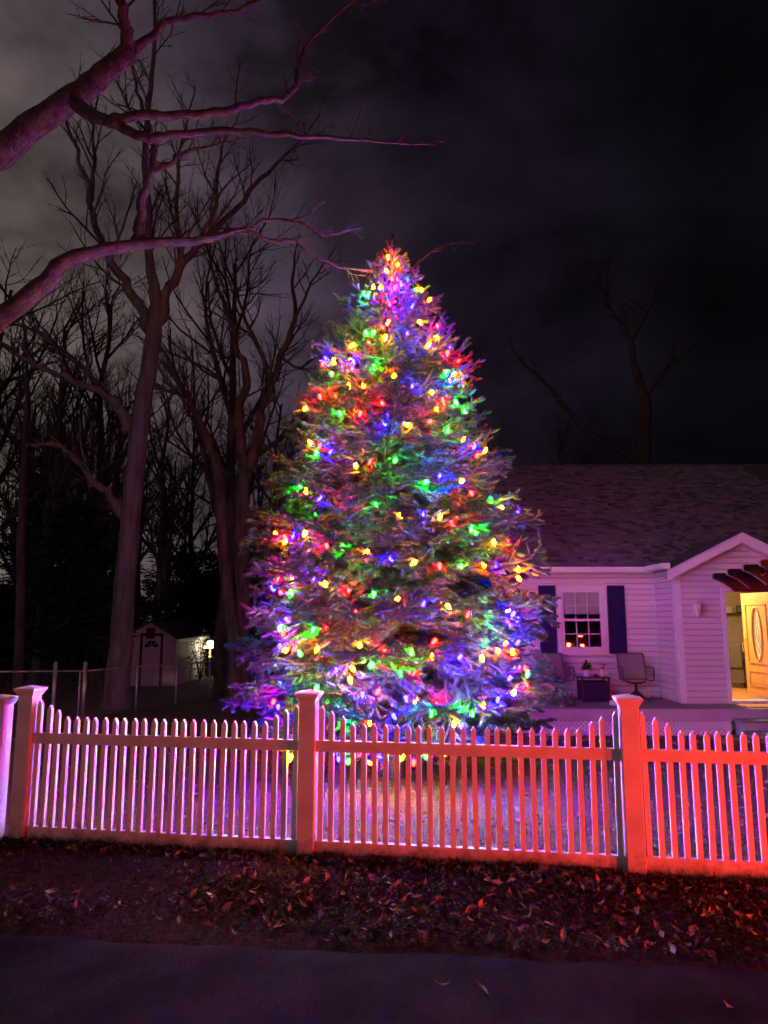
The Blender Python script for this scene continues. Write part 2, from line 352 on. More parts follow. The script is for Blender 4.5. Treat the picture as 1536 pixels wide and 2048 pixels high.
# ------------------------------------------------------------------ house
DZ = 0.27          # deck level
def build_house():
    house = empty('house', (5.0, 14.4, -0.16)); off = Vector((-5.0, -14.4, 0.16))
    tag(house, 'single storey house with pale lap siding, dark shingled roof and open front door', 'house')
    def part(name, mb, m, parent=None, smooth=False):
        if parent is None:
            o = mb.build(name, m, house, smooth); o.location = off; return o
        return mb.build(name, m, parent, smooth)
    YW, YG, XL, XC = 14.5, 13.5, 2.1, 5.5
    Z1 = 2.72; pitch = 0.113
    wx0, wx1, wz0, wz1 = 3.50, 4.50, 1.13, 2.48           # window opening incl. trim
    dx0, dx1, dz1 = 6.43, 7.37, 2.33                      # door opening
    # sheathing walls
    mb = MB(); mb.box((XL, YW+.03, -.2), (wx0+.06, YW+.12, Z1)); mb.box((wx1-.06, YW+.03, -.2), (XC+.05, YW+.12, Z1))
    mb.box((wx0+.06, YW+.03, -.2), (wx1-.06, YW+.12, wz0+.06)); mb.box((wx0+.06, YW+.03, wz1-.06), (wx1-.06, YW+.12, Z1))
    mb.box((XL, YW+.12, -.2), (XL+.1, 24, Z1)); wallm = part('wall', mb, M['siding'])
    mb = MB(); mb.box((XC+.03, YG+.12, -.2), (XC+.12, 18.6, Z1)); wallr = part('wall', mb, M['siding'])
    GP, GX0, GX1, GZ = 6.70, XC, 7.90, 2.72
    slope = 0.50
    def gz(x): return GZ + slope*(GP-GX0) - slope*abs(x-GP)
    mb = MB(); mb.box((GX0+.12, YG+.03, -.2), (dx0, YG+.12, GZ)); mb.box((dx1, YG+.03, -.2), (GX1, YG+.12, GZ)); mb.box((dx0, YG+.03, dz1), (dx1, YG+.12, GZ)); mb.box((dx0, YG+.03, -.2), (dx1, YG+.12, DZ+.02))
    mb.prism([(GX0+.05, GZ), (GX1, GZ), (GP, gz(GP)-.02)], 'y', YG+.03, YG+.12); wallg = part('wall', mb, M['siding'])
    # lap siding, board by board (wedge profile)
    def board_x(x0, x1, y, z, parent, slant=None):
        h = pitch*1.03
        mb = MB()
        xa, xb = slant if slant else (x0, x1)
        q = .70; xc, xd = x0+(xa-x0)*q, x1+(xb-x1)*q
        mb.add([(x0, y-.012, z), (x1, y-.012, z), (x1, y+.03, z), (x0, y+.03, z), (xc, y-.008, z+h*q), (xd, y-.008, z+h*q), (xa, y+.022, z+h), (xb, y+.022, z+h), (xb, y+.03, z+h), (xa, y+.03, z+h)],
               [(3,2,1,0),(0,1,5,4),(4,5,7,6),(6,7,8,9),(1,2,8,7,5),(3,0,4,6,9),(2,3,9,8)])
        mb.build('siding_board', M['siding'], parent)
    nb = int((Z1-DZ)/pitch)+1
    for k in range(nb):
        z = DZ+.01+k*pitch; zt = z+pitch
        if zt > Z1+.05: break
        if zt > wz0 and z < wz1:
            board_x(XL, wx0+.02, YW, z, wallm); board_x(wx1-.02, XC+.02, YW, z, wallm)
        else: board_x(XL, XC+.02, YW, z, wallm)
        mb = MB(); h = pitch*1.03; x = XC                       # side of the recess
        mb.add([(x-.011, YG+.1, z), (x-.011, YW+.02, z), (x+.03, YW+.02, z), (x+.03, YG+.1, z), (x-.008, YG+.1, z+h*.7), (x-.008, YW+.02, z+h*.7), (x+.022, YG+.1, z+h), (x+.022, YW+.02, z+h), (x+.03, YW+.02, z+h), (x+.03, YG+.1, z+h)],
               [(0,1,2,3),(4,5,1,0),(6,7,5,4),(9,8,7,6)])
        mb.build('siding_board', M['siding'], wallr)
    k = 0
    while True:
        z = DZ+.01+k*pitch; zt = z+pitch; k += 1
        if zt > gz(GP)-.03: break
        if z > GZ-.06:
            a = GP-(gz(GP)-.02-z)/slope; b = 2*GP-a; a2 = GP-(gz(GP)-.02-zt)/slope; b2 = 2*GP-a2
            a, a2 = max(a, GX0+.1), max(a2, GX0+.1); b, b2 = min(b, GX1), min(b2, GX1)
            board_x(a, b, YG, z, wallg, (a2, b2))
        elif zt > DZ+.05 and z < dz1+.05:
            board_x(GX0+.1, dx0-.04, YG, z, wallg); board_x(dx1+.04, GX1, YG, z, wallg)
        else: board_x(GX0+.1, GX1, YG, z, wallg)
    # trims
    mb = MB(); mb.box((XC-.015, YG-.015, DZ), (XC+.105, YG+.105, Z1-.01)); part('corner_board', mb, M['trim'])
    mb = MB(); mb.box((XC-.022, YW-.012, DZ), (XC+.012, YW+.022, Z1-.012)); part('corner_bead', mb, M['siding'])
    # eave: soffit, fascia, gutter
    mb = MB(); mb.box((XL-.25, YW-.30, Z1), (XC-.02, YW+.2, Z1+.02)); part('soffit', mb, M['trim'])
    mb = MB(); mb.prism([(YW-.42, Z1+.01), (YW-.32, Z1-.005), (YW-.30, Z1-.005), (YW-.30, Z1+.115), (YW-.44, Z1+.115), (YW-.44, Z1+.06)], 'x', XL-.28, XC-.16); part('gutter', mb, M['trim'])
    mb = MB(); mb.prism([(XC-.29, Z1+.035), (XC-.18, Z1+.02), (XC-.155, Z1+.02), (XC-.155, Z1+.13), (XC-.31, Z1+.13), (XC-.31, Z1+.075)], 'y', YG-.24, YW-.30); part('gutter', mb, M['trim'])
    mb = MB(); mb.box((XC-.155, YG-.22, Z1+.005), (XC+.1, YW-.28, Z1+.022)); part('soffit', mb, M['trim'])
    # main roof
    ye, ze, yr = YW-.40, Z1+.10, 20.2; sl = 0.56
    def rz(y): return ze+sl*(y-ye)
    XR = 13.0
    mb = MB()
    mb.add([(XL-.28, ye, ze), (XR, ye, ze), (XR, yr, rz(yr)), (XL-.28, yr, rz(yr)), (XL-.28, ye, ze-.03), (XR, ye, ze-.03), (XR, yr, rz(yr)-.03), (XL-.28, yr, rz(yr)-.03)],
           [(0,1,2,3),(7,6,5,4),(0,4,5,1),(1,5,6,2),(3,7,4,0),(2,6,7,3)])
    yb = 2*yr-ye
    mb.add([(XL-.28, yr, rz(yr)), (XR, yr, rz(yr)), (XR, yb, ze), (XL-.28, yb, ze)], [(0,1,2,3)])
    roof = part('roof', mb, M['shingle_dark'])
    mb = MB(); mb.prism([(YW+.12, Z1), (yb-.4, Z1), (yr, rz(yr)-.1)], 'x', XL, XL+.1); part('gable_end', mb, M['siding'])
    mb = MB(); mb.bar((XL-.30, ye, ze-.07), (XL-.30, yr, rz(yr)-.07), .03, .16); part('rake_board', mb, M['trim'])
    # shingle tabs: real courses, too small to pick out singly
    rd = random.Random(5)
    ms = MB(); d = Vector((0, 1, sl)).normalized(); nrm = Vector((0, -sl, 1)).normalized(); exposure = 0.135
    L = math.hypot(yr-ye, rz(yr)-ze); n = int(L/exposure)
    for r in range(n+1):
        s0 = r*exposure; o = Vector((0, ye-.015, ze-.008))+d*s0
        x = XL-.29-rd.uniform(0, .2)
        while x < 10.2:
            wd = rd.choice((.11, .15, .19, .24)); t = rd.choice((.005, .006, .008, .010)); ln = exposure*1.15
            if s0+ln > L+.03: ln = max(.02, L+.03-s0)
            gap = .004
            p = [Vector((x, 0, 0))+o+nrm*t, Vector((x+wd-gap, 0, 0))+o+nrm*t, Vector((x+wd-gap, 0, 0))+o+d*ln+nrm*.003, Vector((x, 0, 0))+o+d*ln+nrm*.003,
                 Vector((x, 0, 0))+o, Vector((x+wd-gap, 0, 0))+o]
            ms.add(p, [(0,1,2,3),(4,5,1,0)], rd.choice((0, 0, 0, 1, 2)))
            x += wd
    sh = part('shingles', ms, [M['shingle'], M['shingle_dark'], M['shingle_pale']], roof); tag(sh, kind='stuff')
    mb = MB(); mb.prism([(yr-.13, rz(yr)-.065), (yr, rz(yr)+.012), (yr+.13, rz(yr)-.065), (yr, rz(yr)+.03)], 'x', XL-.29, XR); part('ridge_cap', mb, M['shingle_dark'], roof)
    # front gable roof
    gr = MB(); yf = YG-.26; ov = .22
    zp = gz(GP)+.09; xl = GX0-ov; xr = GX1+ov; zl = zp-slope*(GP-xl)
    yback = lambda z: ye+(z-ze)/sl+.05
    gr.add([(GP, yf, zp), (xl, yf, zl), (xl, yback(zl)+.1, zl), (GP, yback(zp), zp), (GP, yf, zp-.03), (xl, yf, zl-.03)], [(0,1,2,3),(4,5,1,0)])
    gr.add([(GP, yf, zp), (xr, yf, zl), (xr, yback(zl)+.1, zl), (GP, yback(zp), zp), (GP, yf, zp-.03), (xr, yf, zl-.03)], [(3,2,1,0),(0,1,5,4)])
    part('porch_roof', gr, M['shingle_dark'])
    for sx in (-1, 1):
        xe = xl-.01 if sx < 0 else xr+.01
        mb = MB(); t = .165
        mb.add([(GP, yf-.022, zp-.012), (xe, yf-.022, zl-.012), (xe, yf-.022, zl-.012-t), (GP, yf-.022, zp-.012-t), (GP, yf, zp-.012), (xe, yf, zl-.012), (xe, yf, zl-.012-t), (GP, yf, zp-.012-t)],
               [(0,1,2,3),(7,6,5,4),(0,4,5,1),(1,5,6,2),(2,6,7,3)] if sx > 0 else [(3,2,1,0),(4,5,6,7),(1,5,4,0),(2,6,5,1),(3,7,6,2)])
        me = part('rake_board', mb, M['trim'])
        mb = MB(); mb.bar((GP, yf-.03, zp+.002), (xe, yf-.03, zl+.002), .012, .05, up=(0, 1, 0)); part('drip_edge', mb, M['trim'], me)
        mb = MB(); zs = .15
        mb.add([(GP, yf, zp-zs), (xe, yf, zl-zs), (xe, YG+.05, zl-zs), (GP, YG+.05, zp-zs)], [(0,1,2,3)]); part('rake_soffit', mb, M['siding'])
    # window
    mb = MB(); t = .085
    mb.box((wx0, YW-.045, wz0), (wx0+t, YW+.05, wz1)); mb.box((wx1-t, YW-.045, wz0), (wx1, YW+.05, wz1)); mb.box((wx0+t, YW-.045, wz1-t), (wx1-t, YW+.05, wz1)); mb.box((wx0+t, YW-.045, wz0), (wx1-t, YW+.05, wz0+t))
    win = part('window', mb, M['trim'])
    mb = MB(); mb.box((wx0-.02, YW-.065, wz0-.025), (wx1+.02, YW-.01, wz0+.004)); part('sill', mb, M['trim'], win)
    ix0, ix1, iz0, iz1 = wx0+t, wx1-t, wz0+t, wz1-t; zm = (iz0+iz1)/2-.01
    for j, (a, b, yy) in enumerate(((iz0, zm+.02, YW-.025), (zm-.02, iz1, YW+.0))):
        mb = MB(); q = .05; ym = yy+.03
        mb.box((ix0, yy, a), (ix0+q, ym, b)); mb.box((ix1-q, yy, a), (ix1, ym, b)); mb.box((ix0+q, yy, b-q*.9), (ix1-q, ym, b)); mb.box((ix0+q, yy, a), (ix1-q, ym, a+q*.9))
        part('sash', mb, M['trim'], win)
        cw = (ix1-ix0-2*q)/3; ch = (b-a-1.8*q)/2
        for c in (1, 2):
            mb = MB(); xx = ix0+q+c*cw; mb.box((xx-.009, yy+.008, a+q*.9), (xx+.009, yy+.022, b-q*.9)); part('muntin', mb, M['trim'], win)
        mb = MB(); zz = a+.9*q+ch; mb.box((ix0+q, yy+.009, zz-.009), (ix1-q, yy+.021, zz+.009)); part('muntin', mb, M['trim'], win)
        for c in range(3):
            for r in range(2):
                mb = MB(); mb.box((ix0+q+c*cw+.009, yy+.013, a+.9*q+r*ch+.009), (ix0+q+(c+1)*cw-.009, yy+.017, a+.9*q+(r+1)*ch-.009)); part('pane', mb, M['pane'], win)
    mb = MB(); mb.box((ix0+.01, YW+.075, zm+.13), (ix1-.01, YW+.08, iz1)); mb.box((ix0+.01, YW+.07, zm+.115), (ix1-.01, YW+.088, zm+.13)); part('blind', mb, M['blind'], win)
    # shutters
    for a, b in ((3.13, 3.47), (4.53, 4.87)):
        z0, z1 = wz0-.005, wz1+.005; y0 = YW-.04; fr = .045
        mb = MB(); mb.box((a, y0, z0), (a+fr, YW+.02, z1)); mb.box((b-fr, y0, z0), (b, YW+.02, z1)); mb.box((a+fr, y0, z1-fr), (b-fr, YW+.02, z1)); mb.box((a+fr, y0, z0), (b-fr, YW+.02, z0+fr))
        s_ = part('shutter', mb, M['shutter'])
        mb = MB(); mb.box((a+fr, y0+.022, z0+fr), (b-fr, y0+.05, z1-fr)); mb.box((a+fr+.03, y0+.012, z0+fr+.03), (b-fr-.03, y0+.023, z1-fr-.03))
        part('panel', mb, M['shutter'], s_)
    # dark room behind the window, lit hall behind the door
    mb = MB(); mb.box((XL+.1, 18.5, -.1), (XC+.03, 18.6, Z1)); mb.box((XL+.1, YW+.12, .2), (XC+.03, 18.5, .24)); mb.box((XL+.1, YW+.12, Z1-.03), (XC+.03, 18.5, Z1+.0)); part('inner_room', mb, M['room'])
    hx0, hx1, hy1, hz1 = XC+.12, 11.2, 18.4, 2.70
    mb = MB(); mb.box((hx0, hy1, DZ), (hx1, hy1+.1, hz1)); mb.box((hx1, YG+.12, DZ), (hx1+.1, hy1+.1, hz1)); part('hall_wall', mb, M['room'])
    mb = MB(); mb.box((hx0, YG+.12, hz1), (hx1, hy1, hz1+.05)); part('hall_ceiling', mb, M['ceil'])
    fl = MB(); fl.box((hx0, YG+.12, DZ-.08), (hx1, hy1, DZ+.012)); flo = part('hall_floor', fl, M['darkwood'])
    y = YG+.125
    rd2 = random.Random(2)
    while y < hy1-.1:
        x = hx0-rd2.uniform(0, .8)
        while x < hx1:
            ln = rd2.uniform(.7, 1.3); mb = MB(); mb.box((max(x, hx0)+.001, y, DZ+.0125), (min(x+ln, hx1)-.001, y+.093, DZ+.022)); part('floor_plank', mb, M['floorwood'], flo)
            x += ln
        y += .095
    # door frame, threshold, door leaf
    mb = MB(); jt = .05
    mb.box((dx0-.075, YG-.03, DZ), (dx0, YG+.13, dz1+.07)); mb.box((dx1, YG-.03, DZ), (dx1+.075, YG+.13, dz1+.07)); mb.box((dx0, YG-.03, dz1), (dx1, YG+.13, dz1+.07)); part('door_frame', mb, M['trim'])
    mb = MB(); mb.box((dx0, YG-.035, DZ+.012), (dx1, YG+.14, DZ+.055)); part('threshold', mb, M['trim'])
    W, H = dx1-dx0-.02, dz1-DZ-.07
    phi = R(85.5)
    T = Matrix.Translation((dx1-.01, YG+.10, DZ+.06)) @ Matrix.Rotation(math.pi-phi, 4, 'Z')   # local x from hinge to free edge
    mb = MB(); th = .044; ow, oh = .145, .50; ocx, ocz = W/2, H*.60
    # leaf with an oval opening
    seg = 40; outer = []; inner = []
    for k in range(seg):
        g = 2*math.pi*k/seg; c, s_ = math.cos(g), math.sin(g); inner.append((ocx+ow*c, ocz+oh*s_))
        q = min((W/2)/abs(c) if abs(c) > 1e-6 else 9, ((H-ocz) if s_ > 0 else ocz)/abs(s_) if abs(s_) > 1e-6 else 9); outer.append((ocx+q*c, ocz+q*s_))
    corners = [(0, 0), (W, 0), (W, H), (0, H)]
    for cx_, cz_ in corners:
        j = min(range(seg), key=lambda i: (outer[i][0]-cx_)**2+(outer[i][1]-cz_)**2); outer[j] = (cx_, cz_)
    vv = []
    for yy in (0, th):
        vv += [T @ Vector((x, yy, z)) for x, z in outer]+[T @ Vector((x, yy, z)) for x, z in inner]
    ff = []; n2 = 2*seg
    for k in range(seg):
        k2 = (k+1) % seg
        ff += [(k, k2, seg+k2, seg+k), (n2+k2, n2+k, n2+seg+k, n2+seg+k2), (k2, k, n2+k, n2+k2), (seg+k, seg+k2, n2+seg+k2, n2+seg+k)]
    mb.add(vv, ff); door = part('door', mb, M['doorwood'])
    fix_normals(door.data)
    for yy in (-.006, th+.006):
        mb = MB(); pts = [T @ Vector((ocx+(ow+.012)*math.cos(2*math.pi*k/seg), yy, ocz+(oh+.012)*math.sin(2*math.pi*k/seg))) for k in range(seg+1)]; mb.tube(pts, .016, 6, False); part('oval_moulding', mb, M['doorwood'], door, True)
        for (x0, x1, z0, z1) in ((.13, W-.13, ocz-oh-.06, ocz+oh+.07), (.13, W-.13, .2, .47)):
            mb = MB()
            for a, b in (((x0, z0), (x1, z0)), ((x1, z0), (x1, z1)), ((x1, z1), (x0, z1)), ((x0, z1), (x0, z0))): mb.bar(T @ Vector((a[0], yy, a[1])), T @ Vector((b[0], yy, b[1])), .022, .016)
            part('panel_moulding', mb, M['doorwood'], door)
        if True:
            mb = MB(); x0, x1, z0, z1 = .17, W-.17, .24, .43; mb.box((x0, min(yy, th/2), z0), (x1, max(yy, th/2), z1), T); part('panel', mb, M['doorwood'], door)
    mb = MB(); mb.add([T @ Vector((ocx+ow*math.cos(2*math.pi*k/seg), th/2+d_, ocz+oh*math.sin(2*math.pi*k/seg))) for d_ in (-.004, .004) for k in range(seg)], [tuple(range(seg)), tuple(range(2*seg-1, seg-1, -1))]); part('oval_glass', mb, M['frost'], door)
    mb = MB()
    for f_ in (.62, .3): mb.tube([T @ Vector((ocx+ow*f_*math.cos(2*math.pi*k/24), th/2+.006, ocz+oh*f_*math.sin(2*math.pi*k/24))) for k in range(25)], .004, 4, False)
    for sg in (-1, 1):
        mb.tube([T @ Vector((ocx+sg*ow*.25*math.sin(k*.55), th/2+.006, ocz-oh*.75+oh*1.5*k/16)) for k in range(17)], .004, 4, False)
    tag(part('glass_caming', mb, M['lead'], door), kind='stuff')
    mb = MB()
    for yy in (-.03, th+.03):
        mb.tube([T @ Vector((W-.065, yy*1.0+(-.0), .80)), T @ Vector((W-.06, yy*1.6, .86)), T @ Vector((W-.06, yy*1.6, .98)), T @ Vector((W-.065, yy, 1.05))], .010, 6)
        mb.lathe([(.001, 0), (.022, .004), (.026, .014), (.012, .03), (.001, .034)], 10, T @ Vector((W-.065, yy*.7, 1.08)))
    part('door_handle', mb, M['brass'], door)
    # foundation behind the deck and far body
    mb = MB(); mb.box((XL, 24, -.2), (XR, 24.1, Z1)); mb.box((GX1, YG+.12, -.2), (GX1+.1, YW+.1, Z1)); mb.box((GX1, YW+.1, -.2), (XR, YW+.2, Z1)); mb.box((XR-.1, YW+.2, -.2), (XR, 24, Z1)); part('rear_wall', mb, M['siding'])
    return house
build_house()

def build_deck():
    deck = empty('porch_deck', (5.0, 13.0, -0.18)); off = Vector((-5.0, -13.0, 0.18))
    tag(deck, 'grey board porch deck with white lattice skirt in front of the house', 'deck')
    def part(name, mb, m, parent=None):
        o = mb.build(name, m, parent if parent else deck)
        if parent is None: o.location = off
        return o
    X0, X1, Y0 = 2.08, 8.4, 12.68
    y = Y0; rd = random.Random(4)
    while y < 14.47:
        w_ = min(.137, 14.49-y)
        mb = MB(); x1 = X1 if y+.137 < 13.5 else 5.49
        dz = rd.uniform(-.0015, .0015); mb.box((X0, y, DZ-.035), (x1, y+w_-.006, DZ+dz)); part('deck_board', mb, M['deck']); y += .143
    mb = MB(); mb.box((X0-.02, Y0-.03, DZ-.20), (X1, Y0-.004, DZ+.006)); part('fascia_board', mb, M['deckface'])
    mb = MB(); mb.box((X0-.02, Y0-.002, DZ-.20), (X0+.01, 14.49, DZ-.04)); part('fascia_board', mb, M['deckface'])
    mb = MB(); zb, zt = -.17, DZ-.205; h = zt-zb; st = .078; wd = .036
    for sgn, yy in ((1, Y0-.012), (-1, Y0-.005)):
        x = X0-h
        while x < 6.05:
            a, b = (x, zb), (x+h, zt)
            if sgn < 0: a, b = (x+h, zb), (x, zt)
            # clip to the panel
            def clip(p, q):
                (px_, pz), (qx, qz) = p, q
                for lim, left in ((X0, True), (6.0, False)):
                    if left:
                        if px_ < lim and qx < lim: return None
                        if px_ < lim: t = (lim-px_)/(qx-px_); px_, pz = lim, pz+t*(qz-pz)
                        if qx < lim: t = (lim-qx)/(px_-qx); qx, qz = lim, qz+t*(pz-qz)
                    else:
                        if px_ > lim and qx > lim: return None
                        if px_ > lim: t = (lim-px_)/(qx-px_); px_, pz = lim, pz+t*(qz-pz)
                        if qx > lim: t = (lim-qx)/(px_-qx); qx, qz = lim, qz+t*(pz-qz)
                return (px_, pz), (qx, qz)
            c = clip(a, b)
            if c: mb.bar((c[0][0], yy, c[0][1]), (c[1][0], yy, c[1][1]), .006, wd, up=(-(c[1][1]-c[0][1]), 0, c[1][0]-c[0][0]) if True else None)
            x += st
    tag(part('lattice', mb, M['trim']), kind='stuff')
    for k in range(5):
        mb = MB(); xx = X0+.05+k*1.0; mb.box((xx, Y0+.05, -.3), (xx+.09, Y0+.14, DZ-.036)); part('support_post', mb, M['deckface'])
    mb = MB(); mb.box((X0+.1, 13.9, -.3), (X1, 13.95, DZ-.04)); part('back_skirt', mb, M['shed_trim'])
    steps = empty('porch_steps', (7.2, 12.3, -.2)); tag(steps, 'two grey steps with pale worn treads below the open front door', 'steps')
    o2 = Vector((-7.2, -12.3, .2))
    for i, (ya, z) in enumerate(((12.34, .12), (12.02, -.04))):
        mb = MB(); mb.box((6.02, ya, z-.035), (8.3, ya+.31, z)); o = mb.build('tread', M['deck'], steps); o.location = o2
        mb = MB(); mb.box((6.06, ya+.03, z-.30), (8.26, ya+.055, z-.036)); o = mb.build('riser', M['deckface'], steps); o.location = o2
    for i, x in enumerate((6.06, 8.22)):
        mb = MB(); mb.prism([(12.08, -.3), (12.648, -.3), (12.648, .084), (12.40, .084), (12.40, -.076), (12.08, -.076)], 'x', x+.001, x+.039); o = mb.build('stringer', M['deckface'], steps); o.location = o2
build_deck()

# ------------------------------------------------------------------ things on the porch and in the hall
def patio_chair(loc, rz, label):
    c = empty('patio_chair', loc, rz); tag(c, label, 'chair', 'patio chairs on the porch')
    # faces -y
    mb = MB(); back = []
    for z, y in ((.41, .20), (.55, .235), (.70, .28), (.86, .34)): back.append((y, z))
    for i in range(3):
        (y0, z0), (y1, z1) = back[i], back[i+1]
        mb.add([(-.235, y0, z0), (.235, y0, z0), (.235, y1, z1), (-.235, y1, z1), (-.235, y0+.008, z0), (.235, y0+.008, z0), (.235, y1+.008, z1), (-.235, y1+.008, z1)], [(0,1,2,3),(7,6,5,4)])
    mb.build('backrest', M['sling'], c)
    mb = MB(); mb.add([(-.235, -.25, .42), (.235, -.25, .42), (.235, .0, .395), (-.235, .0, .395), (.235, .20, .405), (-.235, .20, .405)]+[(-.235, -.25, .41), (.235, -.25, .41), (.235, .0, .385), (-.235, .0, .385), (.235, .20, .395), (-.235, .20, .395)], [(0,1,2,3),(3,2,4,5),(9,8,7,6),(11,10,8,9),(0,6,7,1)]); mb.build('seat', M['sling'], c)
    for s in (-1, 1):
        mb = MB(); x = s*.25
        mb.tube([(x, .35, .87), (x, .28, .70), (x, .22, .50), (x, .19, .40), (x, 0, .385), (x, -.26, .41)], .014, 6); mb.build('side_rail', M['chair_frame'], c, True)
        mb = MB(); x2 = s*.285
        mb.tube([(x, .24, .60), (x2, .20, .63), (x2, -.08, .64), (x2, -.20, .62), (x2, -.22, .57), (x2, -.19, .42), (x, -.18, .40)], .015, 6)
        mb.tube([(x2, -.18, .60), (x2, -.05, .50), (x2, .08, .42)], .008, 5); mb.tube([(x2, -.18, .44), (x2, -.05, .52), (x2, .10, .61)], .008, 5)
        mb.build('armrest', M['chair_frame'], c, True)
    mb = MB(); mb.tube([(-.25, .35, .87), (.25, .35, .87)], .014, 6); mb.build('top_rail', M['chair_frame'], c, True)
    mb = MB(); mb.tube([(-.19, -.02, .365), (-.1, 0, .34), (.1, 0, .34), (.19, -.02, .365)], .014, 6); mb.box((-.08, -.09, .32), (.08, .09, .345)); mb.build('swivel_plate', M['dark_metal'], c)
    mb = MB(); mb.lathe([(.05, .10), (.034, .16), (.026, .26), (.026, .325)], 10); mb.build('pedestal', M['dark_metal'], c, True)
    for k in range(4):
        g = math.pi/4+k*math.pi/2; mb = MB(); mb.tube([(0.02*math.cos(g), .02*math.sin(g), .19), (.12*math.cos(g), .12*math.sin(g), .11), (.27*math.cos(g), .27*math.sin(g), .02)], [.018, .015, .013], 6); mb.build('leg', M['dark_metal'], c, True)
patio_chair((4.80, 13.86, DZ), R(-4), 'tan sling swivel patio chair beside the wall corner on the porch')
patio_chair((3.28, 13.86, DZ), R(6), 'tan sling swivel patio chair half hidden behind the lit spruce branches')

def porch_things():
    t = empty('side_table', (4.0, 13.92, DZ)); tag(t, 'small dark patio table with solid panel sides between the two chairs', 'table')
    mb = MB(); mb.box((-.285, -.2, .43), (.285, .2, .45)); mb.build('table_top', M['dark_metal'], t)
    for sx in (-1, 1):
        for sy in (-1, 1): mb = MB(); mb.box((sx*.25-.013, sy*.17-.013, 0), (sx*.25+.013, sy*.17+.013, .43)); mb.build('leg', M['dark_metal'], t)
    for sy in (-1, 1): mb = MB(); mb.box((-.236, sy*.17-.006, .03), (.236, sy*.17+.006, .37)); mb.build('side_panel', M['navy'], t)
    for sx in (-1, 1): mb = MB(); mb.box((sx*.25-.006, -.156, .03), (sx*.25+.006, .156, .37)); mb.build('side_panel', M['navy'], t)
    zt = DZ+.45; rd = random.Random(9)
    def leafy(parent, base, n, rad, up, size, m, name='foliage'):
        mb = MB()
        for _ in range(n):
            g = rd.uniform(0, 6.28); e = rd.uniform(.1, 1.35); l = rad*rd.uniform(.5, 1)
            tip = Vector(base)+Vector((math.cos(g)*math.cos(e), math.sin(g)*math.cos(e), math.sin(e)*up))*l
            dd = (tip-Vector(base)).normalized(); sd = dd.cross(Vector((0, 0, 1))); sd = sd.normalized() if sd.length > .05 else Vector((1, 0, 0))
            a = tip-dd*size; mb.add([a, tip-dd*size*.45+sd*size*.33+Vector((0,0,.004)), tip, tip-dd*size*.45-sd*size*.33+Vector((0,0,.004))], [(0,1,2),(0,2,3)])
            mb.tube([Vector(base), a], .0025, 3, False)
        return mb.build(name, m, parent)
    p = empty('potted_plant', (3.87, 13.90, zt)); tag(p, 'leafy green plant in a white pot on the patio table', 'plant')
    MB().lathe([(.045, 0), (.052, .02), (.058, .12), (.054, .12), (.05, .10), (.001, .10)], 14).build('pot', M['white_pot'], p, True)
    leafy(p, (0, 0, .10), 60, .19, 1.0, .085, M['plant_leaf']); p.scale = (1.15,)*3
    p = empty('flower_vase', (4.19, 13.92, zt)); tag(p, 'white vase of red and white flowers on the patio table', 'vase')
    MB().lathe([(.04, 0), (.058, .03), (.06, .07), (.036, .13), (.042, .15), (.036, .15), (.03, .13), (.001, .12)], 14).build('vase_body', M['white_pot'], p, True)
    leafy(p, (0, 0, .14), 16, .10, .9, .05, M['plant_leaf'], 'leaves')
    for k in range(7):
        mb = MB(); c = Vector((rd.uniform(-.07, .05), rd.uniform(-.05, .03), .20+rd.uniform(0, .09)))
        for q in range(9):
            g = q*2.4; r_ = .014+.0036*q; mb.add([c, c+Vector((math.cos(g-.4)*r_, math.sin(g-.4)*r_, .012)), c+Vector((math.cos(g)*r_*1.4, math.sin(g)*r_*1.4, .004)), c+Vector((math.cos(g+.4)*r_, math.sin(g+.4)*r_, .012))], [(0,1,2,3)])
        mb.build('flower', M['flower_red'], p)
    for c in ((.045, -.03, .15), (.06, -.045, .06), (.05, -.05, .10)):
        mb = MB()
        for q in range(8):
            g = q*2.4; r_ = .014+.002*q; cc = Vector(c); mb.add([cc, cc+Vector((math.cos(g-.4)*r_, -.01, math.sin(g-.4)*r_)), cc+Vector((math.cos(g)*r_*1.4, -.004, math.sin(g)*r_*1.4)), cc+Vector((math.cos(g+.4)*r_, -.01, math.sin(g+.4)*r_))], [(0,1,2,3)])
        mb.build('flower', M['flower_white'], p)
    o = MB().lathe([(.035, 0), (.045, .01), (.045, .05), (.040, .05), (.038, .015), (.001, .012)], 14).build('candle_jar', M['blue_glaze'], None, True, (4.03, 13.82, zt)); tag(o, 'short blue glazed jar on the patio table between the two flower pots', 'jar')
    o = MB().lathe([(.085, 0), (.10, .015), (.075, .085), (.068, .085), (.085, .02), (.001, .018)], 18).build('pet_bowl', M['white_pot'], None, True, (4.18, 13.25, DZ)); tag(o, 'white bowl on the deck in front of the dark patio table', 'bowl')
    # small dark garden figure: a squat frog-like stone on the deck
    s = empty('garden_figurine', (3.33, 13.12, DZ)); tag(s, 'small dark squat stone figurine on the deck before the left chair', 'figurine')
    MB().lathe([(.075, 0), (.105, .03), (.11, .075), (.085, .12), (.05, .15), (.02, .165), (.001, .168)], 14).build('body', M['stone_dark'], s, True)
    MB().lathe([(.001, -.05), (.04, -.035), (.055, 0), (.042, .035), (.001, .05)], 12, (0.0, -.05, .155)).build('head', M['stone_dark'], s, True)
    for sx in (-1, 1): MB().lathe([(.018, -.02), (.022, .0), (.012, .03), (.001, .04)], 8, (sx*.033, -.045, .205)).build('ear', M['stone_dark'], s, True)
    for sx in (-1, 1): MB().tube([(sx*.06, -.05, .06), (sx*.075, -.11, .02), (sx*.06, -.14, .012)], [.03, .025, .018], 7).build('foot', M['stone_dark'], s, True)
